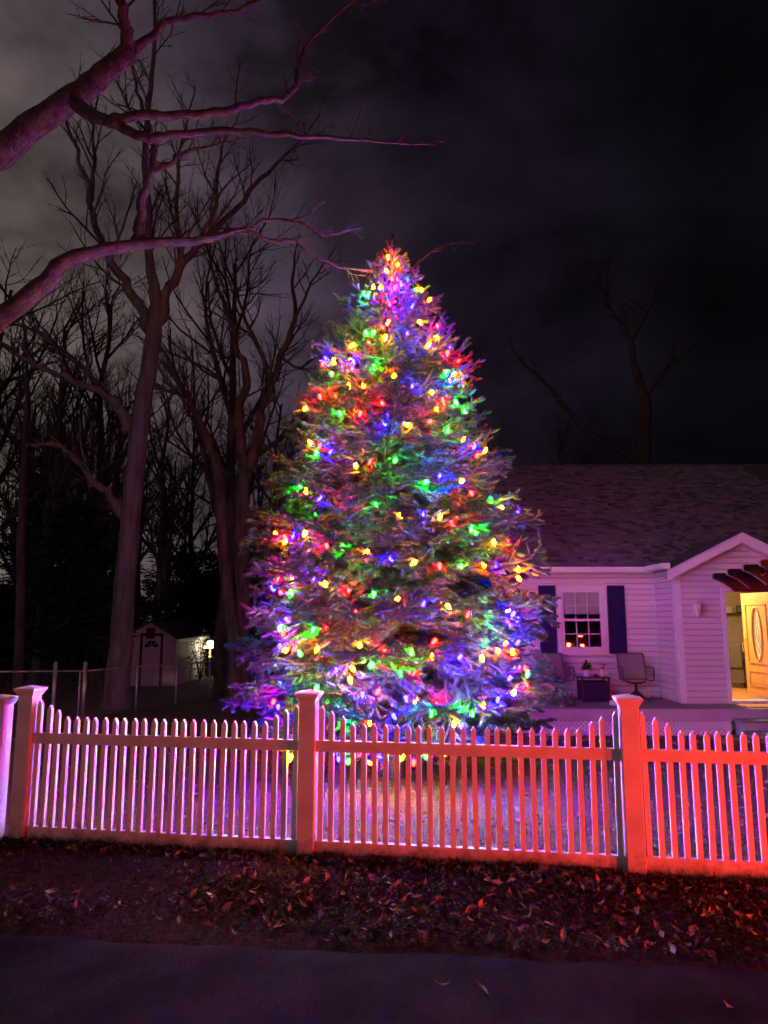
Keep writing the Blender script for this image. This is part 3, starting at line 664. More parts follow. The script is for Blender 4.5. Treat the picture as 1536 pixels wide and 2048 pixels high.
    # wall lantern beside the door
    l = empty('wall_lantern', (5.86, 13.49, 1.98)); tag(l, 'unlit white wall lantern on the siding left of the front door', 'lantern')
    MB().box((-.05, -.02, -.10), (.05, 0, .12)).build('back_plate', M['trim'], l)
    MB().tube([(0, -.01, .08), (0, -.06, .16), (0, -.10, .14)], .010, 6).build('arm', M['trim'], l, True)
    MB().lathe([(.02, .0), (.075, -.03), (.08, -.045), (.001, -.046)], 6, (0, -.10, .15)).build('roof', M['trim'], l)
    MB().lathe([(.001, 0), (.012, .01), (.006, .05), (.001, .06)], 8, (0, -.10, .15)).build('finial', M['trim'], l)
    mb = MB()
    for k in range(6):
        g = math.pi*k/3; mb.bar((.065*math.cos(g), -.10+.065*math.sin(g), .105), (.042*math.cos(g), -.10+.042*math.sin(g), -.07), .010)
    mb.build('cage', M['trim'], l)
    MB().lathe([(.04, -.07), (.06, .10)], 6, (0, -.10, 0)).build('glass_shade', M['frost'], l)
    MB().lathe([(.045, -.07), (.048, -.085), (.02, -.11), (.001, -.13)], 6, (0, -.10, 0)).build('base_cap', M['trim'], l)
    o = MB().box((6.40, 12.86, DZ+.003), (7.22, 13.32, DZ+.016)).build('door_mat', M['mat_rug']); tag(o, 'rust and tan woven mat on the deck before the open door', 'mat')
porch_things()

def hall_things():
    z0 = DZ+.022
    s = empty('wall_shelf', (9.1, 18.3, 1.92)); tag(s, 'dark narrow shelf on the hall wall seen through the door', 'shelf')
    MB().box((-.9, -.12, 0), (.6, .099, .035)).build('shelf_board', M['darkwood'], s)
    for x in (-.7, .4): MB().prism([(-.10, 0), (.098, 0), (.098, -.12), (.06, -.12)], 'x', x, x+.03).build('bracket', M['darkwood'], s)
    for i, (x, w_, h_, lab) in enumerate(((8.80, .20, .17, 'wide pale framed picture at the left end of the hall shelf'), (9.08, .15, .19, 'dark framed photograph next to the door edge on the hall shelf'))):
        f = empty('picture_frame', (x, 18.30, 1.956)); tag(f, lab, 'picture frame')
        mb = MB(); mb.box((-w_/2, 0, 0), (w_/2, .02, .02)); mb.box((-w_/2, 0, h_-.02), (w_/2, .02, h_)); mb.box((-w_/2, 0, .02), (-w_/2+.02, .02, h_-.02)); mb.box((w_/2-.02, 0, .02), (w_/2, .02, h_-.02)); mb.build('frame', [M['throw'], M['dark_metal']][i], f)
        MB().box((-w_/2+.02, .006, .02), (w_/2-.02, .012, h_-.02)).build('print', M['sling'] if i else M['blind'], f)
    c = empty('armchair', (7.86, 16.6, z0), R(150)); tag(c, 'grey upholstered armchair with a pale throw just inside the door', 'armchair')
    MB().box((-.36, -.36, .12), (.36, .36, .42)).build('seat', M['fabric_dark'], c)
    o = MB().box((-.36, .24, .42), (.36, .42, .98)).build('backrest', M['fabric_dark'], c); b = o.modifiers.new('bevel', 'BEVEL'); b.width = .06; b.segments = 3
    for sx in (-1, 1):
        o = MB().box((sx*.36-.09, -.38, .10), (sx*.36+.09, .30, .62)).build('arm', M['fabric_dark'], c); b = o.modifiers.new('bevel', 'BEVEL'); b.width = .04; b.segments = 2
    for sx in (-1, 1):
        for sy in (-1, 1): MB().box((sx*.3-.025, sy*.3-.025, 0), (sx*.3+.025, sy*.3+.025, .12)).build('leg', M['darkwood'], c)
    mb = MB(); pr = [(-.40, .16), (-.41, .40), (-.37, .45), (-.1, .44), (.18, .45), (.22, .60)]
    for i in range(len(pr)-1):
        (y0, a), (y1, b) = pr[i], pr[i+1]; mb.add([(-.47, y0, a+.18), (.30, y0, a+.02), (.30, y1, b+.02), (-.47, y1, b+.18)], [(0,1,2,3)])
    o = mb.build('throw_blanket', M['throw'], None, True); o.location = c.location; o.rotation_euler = c.rotation_euler; tag(o, 'cream throw draped over the armchair inside the door', 'blanket')
    so = o.modifiers.new('solid', 'SOLIDIFY'); so.thickness = .012
    o = MB().box((-.2, -.12, 0), (.2, .10, .10)).build('cushion', M['red_fabric']); o.location = (7.92, 16.40, z0+.50); o.rotation_euler = (R(12), 0, R(150)); b = o.modifiers.new('bevel', 'BEVEL'); b.width = .045; b.segments = 3
    tag(o, 'red cushion lying on the armchair inside the door', 'cushion')
    k = empty('media_cabinet', (9.45, 17.9, z0)); tag(k, 'dark wooden cabinet with open shelves at the back of the hall', 'cabinet')
    MB().box((-.6, -.22, .70), (.6, .22, .74)).build('cabinet_top', M['darkwood'], k)
    for x in (-.58, -.05, .55): MB().box((x, -.2, 0), (x+.03, .2, .70)).build('upright', M['darkwood'], k)
    for z in (.06, .36): MB().box((-.55, -.2, z), (.549, .2, z+.025)).build('shelf', M['darkwood'], k)
    MB().box((-.58, .2, .04), (.58, .215, .70)).build('back_panel', M['darkwood'], k)
    t = empty('television', (9.46, 17.85, z0+.74)); tag(t, 'switched on television glowing blue white behind the open door edge', 'television')
    MB().box((-.42, -.02, .06), (.42, .02, .60)).build('casing', M['dark_metal'], t)
    MB().box((-.40, -.024, .09), (.40, -.021, .58)).build('screen', emit('screen_glow', (.62, .85, 1.0), 3.0), t)
    MB().box((-.16, -.10, 0), (.16, .10, .015)).box((-.03, -.015, .015), (.03, .015, .06)).build('stand', M['dark_metal'], t)
    l = empty('ceiling_lamp', (6.60, 14.95, 2.70)); tag(l, 'round ceiling lamp lighting the hall behind the open door', 'lamp')
    MB().lathe([(.14, 0), (.14, -.03), (.12, -.035)], 20).build('rim', M['brass'], l, True)
    MB().lathe([(.12, -.03), (.11, -.07), (.06, -.10), (.001, -.11)], 20).build('diffuser', emit('lamp_glow', (1.0, .53, .20), 1150), l, True)
hall_things()

# ------------------------------------------------------------------ garden arbor at the right
def build_arbor():
    a = empty('garden_arbor', (4.2, 6.5, ground_z(4.2, 6.5))); z0 = -a.location.z
    tag(a, 'dark wooden garden arbor with shaped rafter tails before the front door', 'arbor')
    top = 2.33
    for i in range(4):
        y = 6.12+i*.30-6.5; zt = top-.02*i; x0, x1 = 3.24-4.2, 5.30-4.2; h = .185
        poly = [(x0+.02, zt), (x0, zt-.02), (x0, zt-.055), (x0+.05, zt-.075), (x0+.10, zt-.10), (x0+.17, zt-.155), (x0+.20, zt-h), (x1-.20, zt-h), (x1-.17, zt-.145), (x1-.10, zt-.10), (x1, zt-.055), (x1, zt)]
        o = MB().prism([(p[0], p[1]+z0) for p in poly], 'y', y-.02, y+.02).build('rafter', M['arborwood'], a); fix_normals(o.data)
    for x in (3.98-4.2, 4.95-4.2):
        o = MB().prism([(-.62, top-.30), (-.55, top-.16), (.82, top-.16), (.88, top-.30)], 'x', x-.02, x+.02).build('beam', M['arborwood'], a); o.location.z = z0; fix_normals(o.data)
        for y in (-.40, .62): MB().box((x-.045, y-.045, 0), (x+.045, y+.045, top-.162+z0)).build('post', M['arborwood'], a)
    # hanging hooks
    for (x, y) in ((3.52-4.2, 6.12-6.53), (3.40-4.2, 6.42-6.53)):
        MB().tube([(x, y, z0+top-.02), (x+.02, y, z0+top-.005), (x+.03, y, z0+top-.03), (x+.03, y, z0+top-.10), (x, y, z0+top-.12), (x-.02, y, z0+top-.105)], .006, 6).build('hook', M['white_pot'], a, True)
    # shingled skirt hanging over the rafter tails
build_arbor()

# ------------------------------------------------------------------ the lit spruce
TX, TY = 0.10, 9.0
TZ = ground_z(TX, TY)
PROF = [(0.15, 1.50), (0.6, 1.74), (1.25, 1.86), (2.0, 1.78), (2.75, 1.66), (3.66, 1.42), (4.8, 1.13), (5.7, 0.74), (6.2, 0.48), (6.5, 0.32), (6.8, 0.14), (7.05, 0.02)]
def tree_r(z):
    for (z0, r0), (z1, r1) in zip(PROF, PROF[1:]):
        if z0 <= z <= z1: return r0+(r1-r0)*(z-z0)/(z1-z0)
    return PROF[0][1] if z < PROF[0][0] else 0.0

def needle_mesh(tubes, shoots, axes, rs):
    mt = MB()
    for pts, rd_ in tubes: mt.tube(pts, rd_, 4, False)
    nbark = len(mt.f)
    for pts, k0, k1 in shoots: mt.tube(pts, [.0185-.0095*abs(2*i/(len(pts)-1)-1)**3 if len(pts) > 2 else .014 for i in range(len(pts))], 5, True)
    vt = np.array([tuple(v) for v in mt.v], float).reshape(-1, 3); ft = mt.f
    A = np.array([tuple(a) for a, b in axes]); B = np.array([tuple(b) for a, b in axes])
    ln = np.linalg.norm(B-A, axis=1); cnt = np.maximum(5, (ln*520).astype(int))
    idx = np.repeat(np.arange(len(A)), cnt); N = len(idx)
    T = (B-A)[idx]/ln[idx][:, None]; pos = A[idx]+(B-A)[idx]*rs.random(N)[:, None]
    ref = np.tile(np.array([.3, .2, .93]), (N, 1)); a1 = np.cross(T, ref); nn = np.linalg.norm(a1, axis=1); bad = nn < .15
    a1[bad] = np.cross(T[bad], np.array([1., 0, 0])); a1 /= np.linalg.norm(a1, axis=1)[:, None]; a2 = np.cross(T, a1)
    g = rs.random(N)*2*np.pi; rad = a1*np.cos(g)[:, None]+a2*np.sin(g)[:, None]; tan = -a1*np.sin(g)[:, None]+a2*np.cos(g)[:, None]
    fw = rs.uniform(.30, .85, N)[:, None]; nd = T*fw+rad; nd /= np.linalg.norm(nd, axis=1)[:, None]
    nl = rs.uniform(.027, .037, N)[:, None]; w = .0040
    v0 = pos-tan*w; v1 = pos+tan*w; v2 = pos+nd*nl+T*.002
    mid = pos+nd*nl*.65
    nv = np.stack([v0, v1, mid+tan*w*.9, v2, mid-tan*w*.9], 1).reshape(-1, 3)
    verts = np.concatenate([vt, nv]); nb = len(vt)
    faces = [tuple(f) for f in ft]+[(nb+5*i, nb+5*i+1, nb+5*i+2, nb+5*i+3, nb+5*i+4) for i in range(N)]
    me = bpy.data.meshes.new('branch'); me.from_pydata(verts.tolist(), [], faces)
    me.materials.append(M['spruce_bark']); me.materials.append(M['needle'])
    me.polygons.foreach_set('material_index', [0]*nbark+[1]*(len(ft)-nbark)+[1]*N); me.update()
    return me

def bough_mesh(L, seed):
    rs = np.random.default_rng(seed); rp = random.Random(seed)
    shoots = []; axes = []                                      # (start, end, needled)
    def curve(p, d, ln, n, lift, wob):
        pts = [p.copy()]; d = d.normalized()
        for i in range(n):
            d = (d+Vector((rp.uniform(-wob, wob), rp.uniform(-wob, wob), rp.uniform(-wob, wob)+lift))).normalized(); p = p+d*(ln/n); pts.append(p.copy())
        return pts
    main = curve(Vector((0, 0, 0)), Vector((1, 0, -.16)), L, 12, .032, .035)
    tubes = [(main, [.016*L*(1-.85*i/12)+.002 for i in range(13)])]
    def at(pts, t):
        u = t*(len(pts)-1); i = min(int(u), len(pts)-2); f = u-i; return pts[i].lerp(pts[i+1], f), (pts[i+1]-pts[i]).normalized()
    def brush(pts, t0=0.0):
        n = len(pts)-1; keep = [i for i in range(n) if (i+1)/n > t0]
        if keep: shoots.append((pts[keep[0]:], 0, 0))
        for i in range(n):
            if (i+1)/n > t0: axes.append((pts[i], pts[i+1]))
    brush(main, .45 if L > .8 else .2)
    t = .16 if L > .8 else .10; side = 1
    while t < .97:
        p, d = at(main, t); rem = (1-t)
        ln = L*(.10+.42*min(1, rem*1.15)*min(1, .35+t*1.1))*rp.uniform(.75, 1.15)
        sd = Vector((-d.y, d.x, 0)).normalized()*side
        dr = (d*rp.uniform(.65, 1.0)+sd*rp.uniform(.75, 1.0)+Vector((0, 0, rp.uniform(-.55, .28))))
        sec = curve(p, dr, ln, max(3, int(ln/.07)), -.01 if t < .7 else .02, .05)
        tubes.append((sec, [.006*(1-.7*i/(len(sec)-1))+.001 for i in range(len(sec))]))
        brush(sec, .12)
        u = rp.uniform(.12, .2); s2 = 1; stp = .092/max(ln, .1)
        while u < .96:
            q, e = at(sec, u); l3 = rp.uniform(.09, .155)*(1.15-.35*u)*(1 if ln > .2 else .75)
            if ln > .45: l3 *= 1+1.0*(1-u)*rp.random()
            s3 = e.cross(Vector((0, 0, 1))); s3 = (s3.normalized() if s3.length > .05 else Vector((0, 1, 0)))*s2
            dr3 = e*rp.uniform(.55, .9)+s3*rp.uniform(.5, .9)+Vector((0, 0, rp.uniform(-.70, .60)))
            ter = curve(q, dr3, l3, 3, .03, .05); brush(ter)
            u += stp*rp.uniform(.8, 1.2); s2 = -s2 if rp.random() < .85 else s2
        # occasional short shoots along the main stem
        side = -side; t += (.098 if L > .8 else .095)/max(L, .5)*rp.uniform(.8, 1.2)
    return needle_mesh(tubes, shoots, axes, rs)

def build_spruce():
    rd = random.Random(21)
    t = empty('spruce_tree', (TX, TY, TZ)); tag(t, 'tall spruce tree wrapped in glowing coloured bulbs behind the picket fence', 'tree')
    mb = MB(); mb.tube([(0, 0, -.1), (.01, 0, .5), (0, .01, 2), (.02, 0, 4), (0, 0, 5.6), (.0, .0, 6.4), (.005, 0, 6.62-TZ)], [.15, .125, .10, .065, .034, .014, .008], 10); mb.build('trunk', M['spruce_bark'], t, True)
    classes = [.38, .62, .95, 1.3, 1.7]
    lib = {c: [bough_mesh(c, int(c*1000)+i) for i in range(3)] for c in classes}
    n_b = 0
    # whorls from the bottom up
    z = 0.42
    while z < 6.45:
        r = tree_r(z+.05)
        n = max(4, int(round(2*math.pi*r/(.46 if z > 1.2 else .60)))) if r > .3 else 4
        n = min(n, 15)
        ph = rd.uniform(0, 6.28)
        for k in range(n):
            g = ph+2*math.pi*(k+rd.uniform(-.28, .28))/n
            rr = r*rd.uniform(.82, 1.15)
            zz = z+rd.uniform(-.10, .10)
            up = -.10 if zz < 1.5 else (.02 if zz < 3.5 else (.18 if zz < 5 else (.42 if zz < 6 else .85)))
            up += rd.uniform(-.10, .10)
            ln = rr*1.0/math.cos(math.atan(up))
            c = min(classes, key=lambda q: abs(math.log(q/ln)))
            s = ln/c
            o = put('branch', rd.choice(lib[c]), t)
            # tip height is zz: the base sits lower or higher on the trunk
            o.location = (0.03*math.cos(g), .03*math.sin(g), zz-TZ-up*rr*.85)
            sy = s*rd.uniform(.9, 1.15)
            o.scale = (s, sy*(1 if rd.random() < .5 else -1), s*rd.uniform(.9, 1.2))
            o.rotation_euler = (rd.uniform(-.4, .4), -math.atan(up), g)
            n_b += 1
        z += .275 if z < 4.5 else .23
    # leader and its top shoots
    rt = random.Random(3); sh = []; ax = []
    def shoot(p, d, l):
        d = Vector(d).normalized(); pts = [Vector(p)+d*(l*i/3)+Vector((0, 0, .02*l*i*i/3)) for i in range(4)]; sh.append((pts, 0, 0)); ax.extend(zip(pts, pts[1:])); return pts
    shoot((0, 0, 0), (.03, 0, 1), .66)
    for zz, n_, l_, u_ in ((.02, 5, .32, .6), (.19, 5, .24, .75), (.36, 4, .15, .9), (.48, 4, .10, 1.0)):
        for k in range(n_):
            g = 6.283*(k+rt.uniform(-.25, .25))/n_+zz*7; d = (math.cos(g), math.sin(g), u_+rt.uniform(-.15, .2)); l = l_*rt.uniform(.8, 1.2); p = shoot((0, 0, zz), d, l)
            if l > .2:
                for q in (-1, 1):
                    for i in (1, 2): shoot(p[i], (math.cos(g+q*.8), math.sin(g+q*.8), u_*.8), l*.38)
    put('branch', needle_mesh([], sh, ax, np.random.default_rng(9)), t, (0, 0, 6.33-TZ)); n_b += 1
    print('spruce branches', n_b)
    return t
build_spruce()

# ------------------------------------------------------------------ light strings
B1 = """675,290,Y 708,290,Y 767,293,R 795,272,B 655,320,G 630,322,G 670,342,B 858,305,G 882,303,Y 921,347,O 737,362,R 846,378,B 769,403,B 738,443,O 711,464,R 873,440,Y
953,462,R 672,488,G 640,492,G 825,493,B 727,510,Y 582,545,Y 654,540,R 917,545,Y 948,515,Y 1013,557,B 998,580,R 1050,613,R 462,605,B 453,625,R 500,613,Y 585,617,B 580,650,R 676,640,G
768,677,O 995,660,G 1030,670,Y 1008,700,B 488,672,G 562,722,Y 630,723,O 840,722,B 933,748,Y 1068,712,R 438,770,R 510,768,R 712,800,R 977,787,R 950,830,Y 1034,796,G 1075,835,G
375,825,Y 525,840,G 617,845,R 717,885,B 823,895,Y 924,883,R 1000,922,G 395,970,Y 437,985,R 425,1018,G 486,1010,B 1072,960,O 1118,990,B 1165,1005,Y 1130,1027,R 770,1052,G 660,1055,R
595,1073,Y 965,1122,B 908,1145,G 1062,1140,Y 1102,1195,R 352,1170,G 375,1185,O 577,1220,R 440,1215,B"""
B2 = """685,123,G 785,172,O 896,167,B 967,178,Y 1018,208,R 1190,105,G 1310,150,B 1228,135,Y 1105,228,G 1125,240,G 243,255,O 283,270,R 290,288,Y 375,252,Y 320,257,B 467,305,R 541,313,G 646,335,O 747,362,B
853,380,Y 962,393,R 1058,400,G 1157,387,O 1207,388,B 1200,290,Y 1262,290,R 1305,408,Y 1308,450,O 253,453,R 320,455,O 228,492,B 266,515,R 310,512,G 408,453,B 462,473,Y 567,497,R 675,517,G
779,543,O 893,560,B 998,573,Y 1090,605,R 1185,600,G 1265,593,O 1290,605,B 1308,630,B 290,633,B 265,665,G 275,690,R 410,675,G 470,670,R 262,748,B 292,765,Y 325,760,R 349,778,G 428,760,O
611,743,Y 722,773,R 838,770,G 945,725,R 935,790,O 1055,792,B 1002,838,B 1148,798,Y 1175,722,G 1218,765,O 1255,738,Y 1283,770,O 1310,730,B 1340,840,R 1350,868,G 512,850,B 570,893,Y
665,828,G 790,865,G 578,845,O 850,860,R 425,930,G 262,913,B 236,990,R 255,1012,B 1340,912,R 625,958,B 815,975,B 860,987,Y 950,1005,R 1055,1020,G 1155,1005,O 1220,980,B 1293,950,Y
1105,1040,G 1060,1095,B 1030,1085,Y 543,1075,G 657,1080,O 760,1053,B 1275,887,B 697,945,R 927,1040,G 350,1040,Y 400,1085,R 615,1215,R 470,1190,Y 700,1235,B 900,1225,G 1075,1200,R 275,1200,R 350,1225,B 520,1240,B 800,1235,Y 985,1215,O 1150,1190,B 655,1255,O 850,1255,R"""
def surface_point(px, py, grow=1.0):
    d = ray(px, py).normalized(); o = Vector((0, 0, HEYE)); best = None
    s = 5.5
    while s < 13:
        p = o+d*s; rr = math.hypot(p.x-TX, p.y-TY); gap = rr-tree_r(p.z)*grow
        if gap <= 0: return p
        if best is None or gap < best[0]: best = (gap, p)
        s += .02
    return best[1]
def build_lights():
    rd = random.Random(31); spots = []
    bpy.context.view_layer.update(); dg = bpy.context.evaluated_depsgraph_get()
    for txt, oy in ((B1, 440), (B2, 950)):
        for it in txt.split():
            x, y, c = it.split(','); px = 440+float(x)/2.194; py = oy+float(y)/2.194
            p = surface_point(px, py, 1.0); d = ray(px, py).normalized()
            ok, hit, nor, fi, ob, mx = scene.ray_cast(dg, p-d*.55, d, distance=1.15)
            if ok and ob.name.startswith(('branch', 'trunk')): p = hit+d*rd.choice((.03, .02, .008, -.012))
            else: p = p+d*.25
            spots.append((p, c))
    n_front = len(spots)
    for dx, dy, z_, c in ((-.07, -.10, 6.42, 'O'), (.09, -.07, 6.52, 'Y'), (.0, -.13, 6.30, 'R'), (-.05, -.03, 6.66, 'O'), (.05, -.16, 6.16, 'B'), (.08, .09, 6.4, 'R')): spots.append((Vector((TX+dx, TY+dy, z_)), c))  # extra bulbs added near the trunk to light up the dark treetop
    # the strings go on round the far side of the tree
    cols = 'RGBYO'; q = 0; z = .7
    while z < 6.3:
        r = tree_r(z)*.80; n = max(1, int(math.pi*r/.75)); 
        for k in range(n):
            g = .28+(math.pi-.56)*(k+rd.uniform(.2, .8))/n; spots.append((Vector((TX+r*math.cos(g), TY+r*math.sin(g), z+rd.uniform(-.08, .08))), cols[q % 5])); q += 1
        z += .42
    prof = [(.0008, -.054), (.0085, -.049), (.0172, -.033), (.0200, -.014), (.0186, .004), (.0138, .016), (.0100, .020)]
    mesh_of = {}
    for c in cols: mesh_of[c] = MB().lathe(prof, 8).mesh('bulb', BULB[c], True)
    soc = MB().lathe([(.0105, .016), (.0125, .022), (.0125, .045), (.007, .052)], 8).mesh('socket', M['wire'], True)
    zs = sorted(p.z for p, c in spots); NS = 9
    cuts = [zs[int(len(zs)*i/NS)] for i in range(1, NS)]
    where = ['lowest of the light strings, just above the fence top', 'light string round the spruce level with the porch chairs', 'light string round the spruce level with the middle of the house window', 'light string round the spruce level with the window top and shutters', 'light string round the spruce level with the house eave', 'light string round the spruce level with the lower half of the roof', 'light string round the spruce level with the roof ridge', 'light string round the upper spruce, second from the top', 'topmost light string, around the narrow tip of the spruce']
    for i in range(NS):
        lo = cuts[i-1] if i else -9; hi = cuts[i] if i < NS-1 else 99
        mem = [(p, c) for p, c in spots if lo <= p.z < hi]
        if not mem: continue
        mem.sort(key=lambda pc: math.atan2(pc[0].y-TY, pc[0].x-TX))
        cz = sum(p.z for p, c in mem)/len(mem)
        s = empty('light_string', (TX, TY, cz)); tag(s, 'multicoloured '+where[i], 'string lights', 'strings of coloured bulbs wound round the spruce')
        o0 = Vector((TX, TY, cz))
        wpts = []
        for j, (p, c) in enumerate(mem):
            if j:
                a = mem[j-1][0]; steps = max(2, int((p-a).length/.18))
                for k in range(1, steps):
                    f = k/steps; m_ = a.lerp(p, f); v = Vector((m_.x-TX, m_.y-TY, 0)); rr = tree_r(m_.z)*.80; v = v.normalized()*rr
                    wpts.append(Vector((TX+v.x, TY+v.y, m_.z+.045-.04*math.sin(math.pi*f)))-o0)
            wpts.append(p+Vector((0, 0, .05))-o0)
            b = put('bulb', mesh_of[c], s, p-o0, (rd.uniform(-.7, .7), rd.uniform(-.7, .7), rd.uniform(0, 6)))
            put('socket', soc, b)
        MB().tube(wpts, .0028, 4, False).build('wire', M['wire'], s)
    # the plug-in lead: from the lowest string across the lawn to the fence post, with two stray bulbs
    lead = empty('light_lead', (-.6, 6.2, .02)); tag(lead, 'loose end of a light string hanging by the middle fence post', 'string lights')
    o0 = Vector((-.6, 6.2, .02))
    spots2 = [(Vector((-.747, fence_y(-.747), .745)), 'Y'), (P(697, 1520, 8.0), 'G'), (P(497, 1479, 8.1), 'B')]
    chain = [spots2[0][0]+Vector((0, 0, .05)), Vector((-.747, fence_y(-.74)+.04, .79)), Vector((-.74, fence_y(-.74)+.06, .7)), Vector((-.70, 6.4, .35)), Vector((-.6, 7.2, .18)), spots2[1][0]+Vector((0, 0, .05)), Vector((-.9, 7.9, .2)), spots2[2][0]+Vector((0, 0, .05)), Vector((-1.2, 8.6, .5))]
    MB().tube([p-o0 for p in chain], .0028, 4, False).build('wire', M['wire'], lead)
    for p, c in spots2:
        b = put('bulb', mesh_of[c], lead, p-o0, (.3, .2, 0)); put('socket', soc, b)
    print('bulbs', len(spots)+3, 'front', n_front)
build_lights()

# ------------------------------------------------------------------ bare trees
class Twigs:
    def __init__(s, seed, thin=.003): s.r = random.Random(seed); s.limb = MB(); s.twig = MB(); s.thin = thin
    def path(s, p, d, ln, n, wob, lift):
        pts = [Vector(p)]; d = d.normalized()
        for i in range(n):
            d = (d+Vector((s.r.gauss(0, wob), s.r.gauss(0, wob), s.r.gauss(0, wob)+lift))).normalized(); pts.append(pts[-1]+d*(ln/n))
        return pts
    def spread(s, pts, rad, ln, level, dens, lift=.05, t0=.2, r_in=None):
        """side shoots along a path, each forking again"""
        n = max(1, int(dens)); r = s.r
        for k in range(n):
            t = t0+(1-t0)*(k+r.random())/n; u = t*(len(pts)-1); i = min(int(u), len(pts)-2); f = u-i
            p = pts[i].lerp(pts[i+1], f); d = (pts[i+1]-pts[i]).normalized(); ra = (rad[i]*(1-f)+rad[i+1]*f)
            ax = d.cross(Vector((r.gauss(0, 1), r.gauss(0, 1), r.gauss(0, 1)))); ax = ax.normalized() if ax.length > .01 else Vector((1, 0, 0))
            dd = (d*math.cos(a := r.uniform(.45, 1.0))+ax*math.sin(a)+Vector((0, 0, .18))).normalized()
            l = ln*(1.15-.6*t)*r.uniform(.6, 1.25); ns = 5 if level > 1 else (4 if level == 1 else 3)
            ch = s.path(p, dd, l, ns, .13, lift); r0 = min(ra*.66, l*.016+s.thin); rr = [r0*(1-.7*j/ns) for j in range(ns+1)]
            (s.limb if r0 > .02 else s.twig).tube(ch, rr, 6 if r0 > .02 else 3, False)
            if level > 0: s.spread(ch, rr, l*.52, level-1, max(3, dens*.62 if level > 1 else dens*.8), lift, .15)
    def limbs(s, pts, rad, n=8): s.limb.tube(pts, rad, n, True)
    def build(s, root, o0, mb_, mt_, trunk='trunk', crown='crown'):
        for m_ in (s.limb, s.twig): m_.v = [(x-o0[0], y-o0[1], z-o0[2]) for x, y, z in m_.v]
        if s.limb.v: s.limb.build(trunk, mb_, root, True)
        if s.twig.v: s.twig.build(crown, mt_, root, True)

def smooth_path(pts, rad, k=3, wob=0, rd=None):
    out, ro = [], []; n = len(pts)
    for i in range(n-1):
        p0, p1, p2, p3 = pts[max(i-1, 0)], pts[i], pts[i+1], pts[min(i+2, n-1)]
        for j in range(k):
            t = j/k; q = 0.5*((2*p1)+(p2-p0)*t+(2*p0-5*p1+4*p2-p3)*t*t+(3*p1-p0-3*p2+p3)*t**3)
            if wob and rd: q = q+Vector((rd.gauss(0, wob), rd.gauss(0, wob), rd.gauss(0, wob)))
            out.append(q); ro.append(rad[i]*(1-t)+rad[i+1]*t)
    out.append(pts[-1]); ro.append(rad[-1]); return out, ro

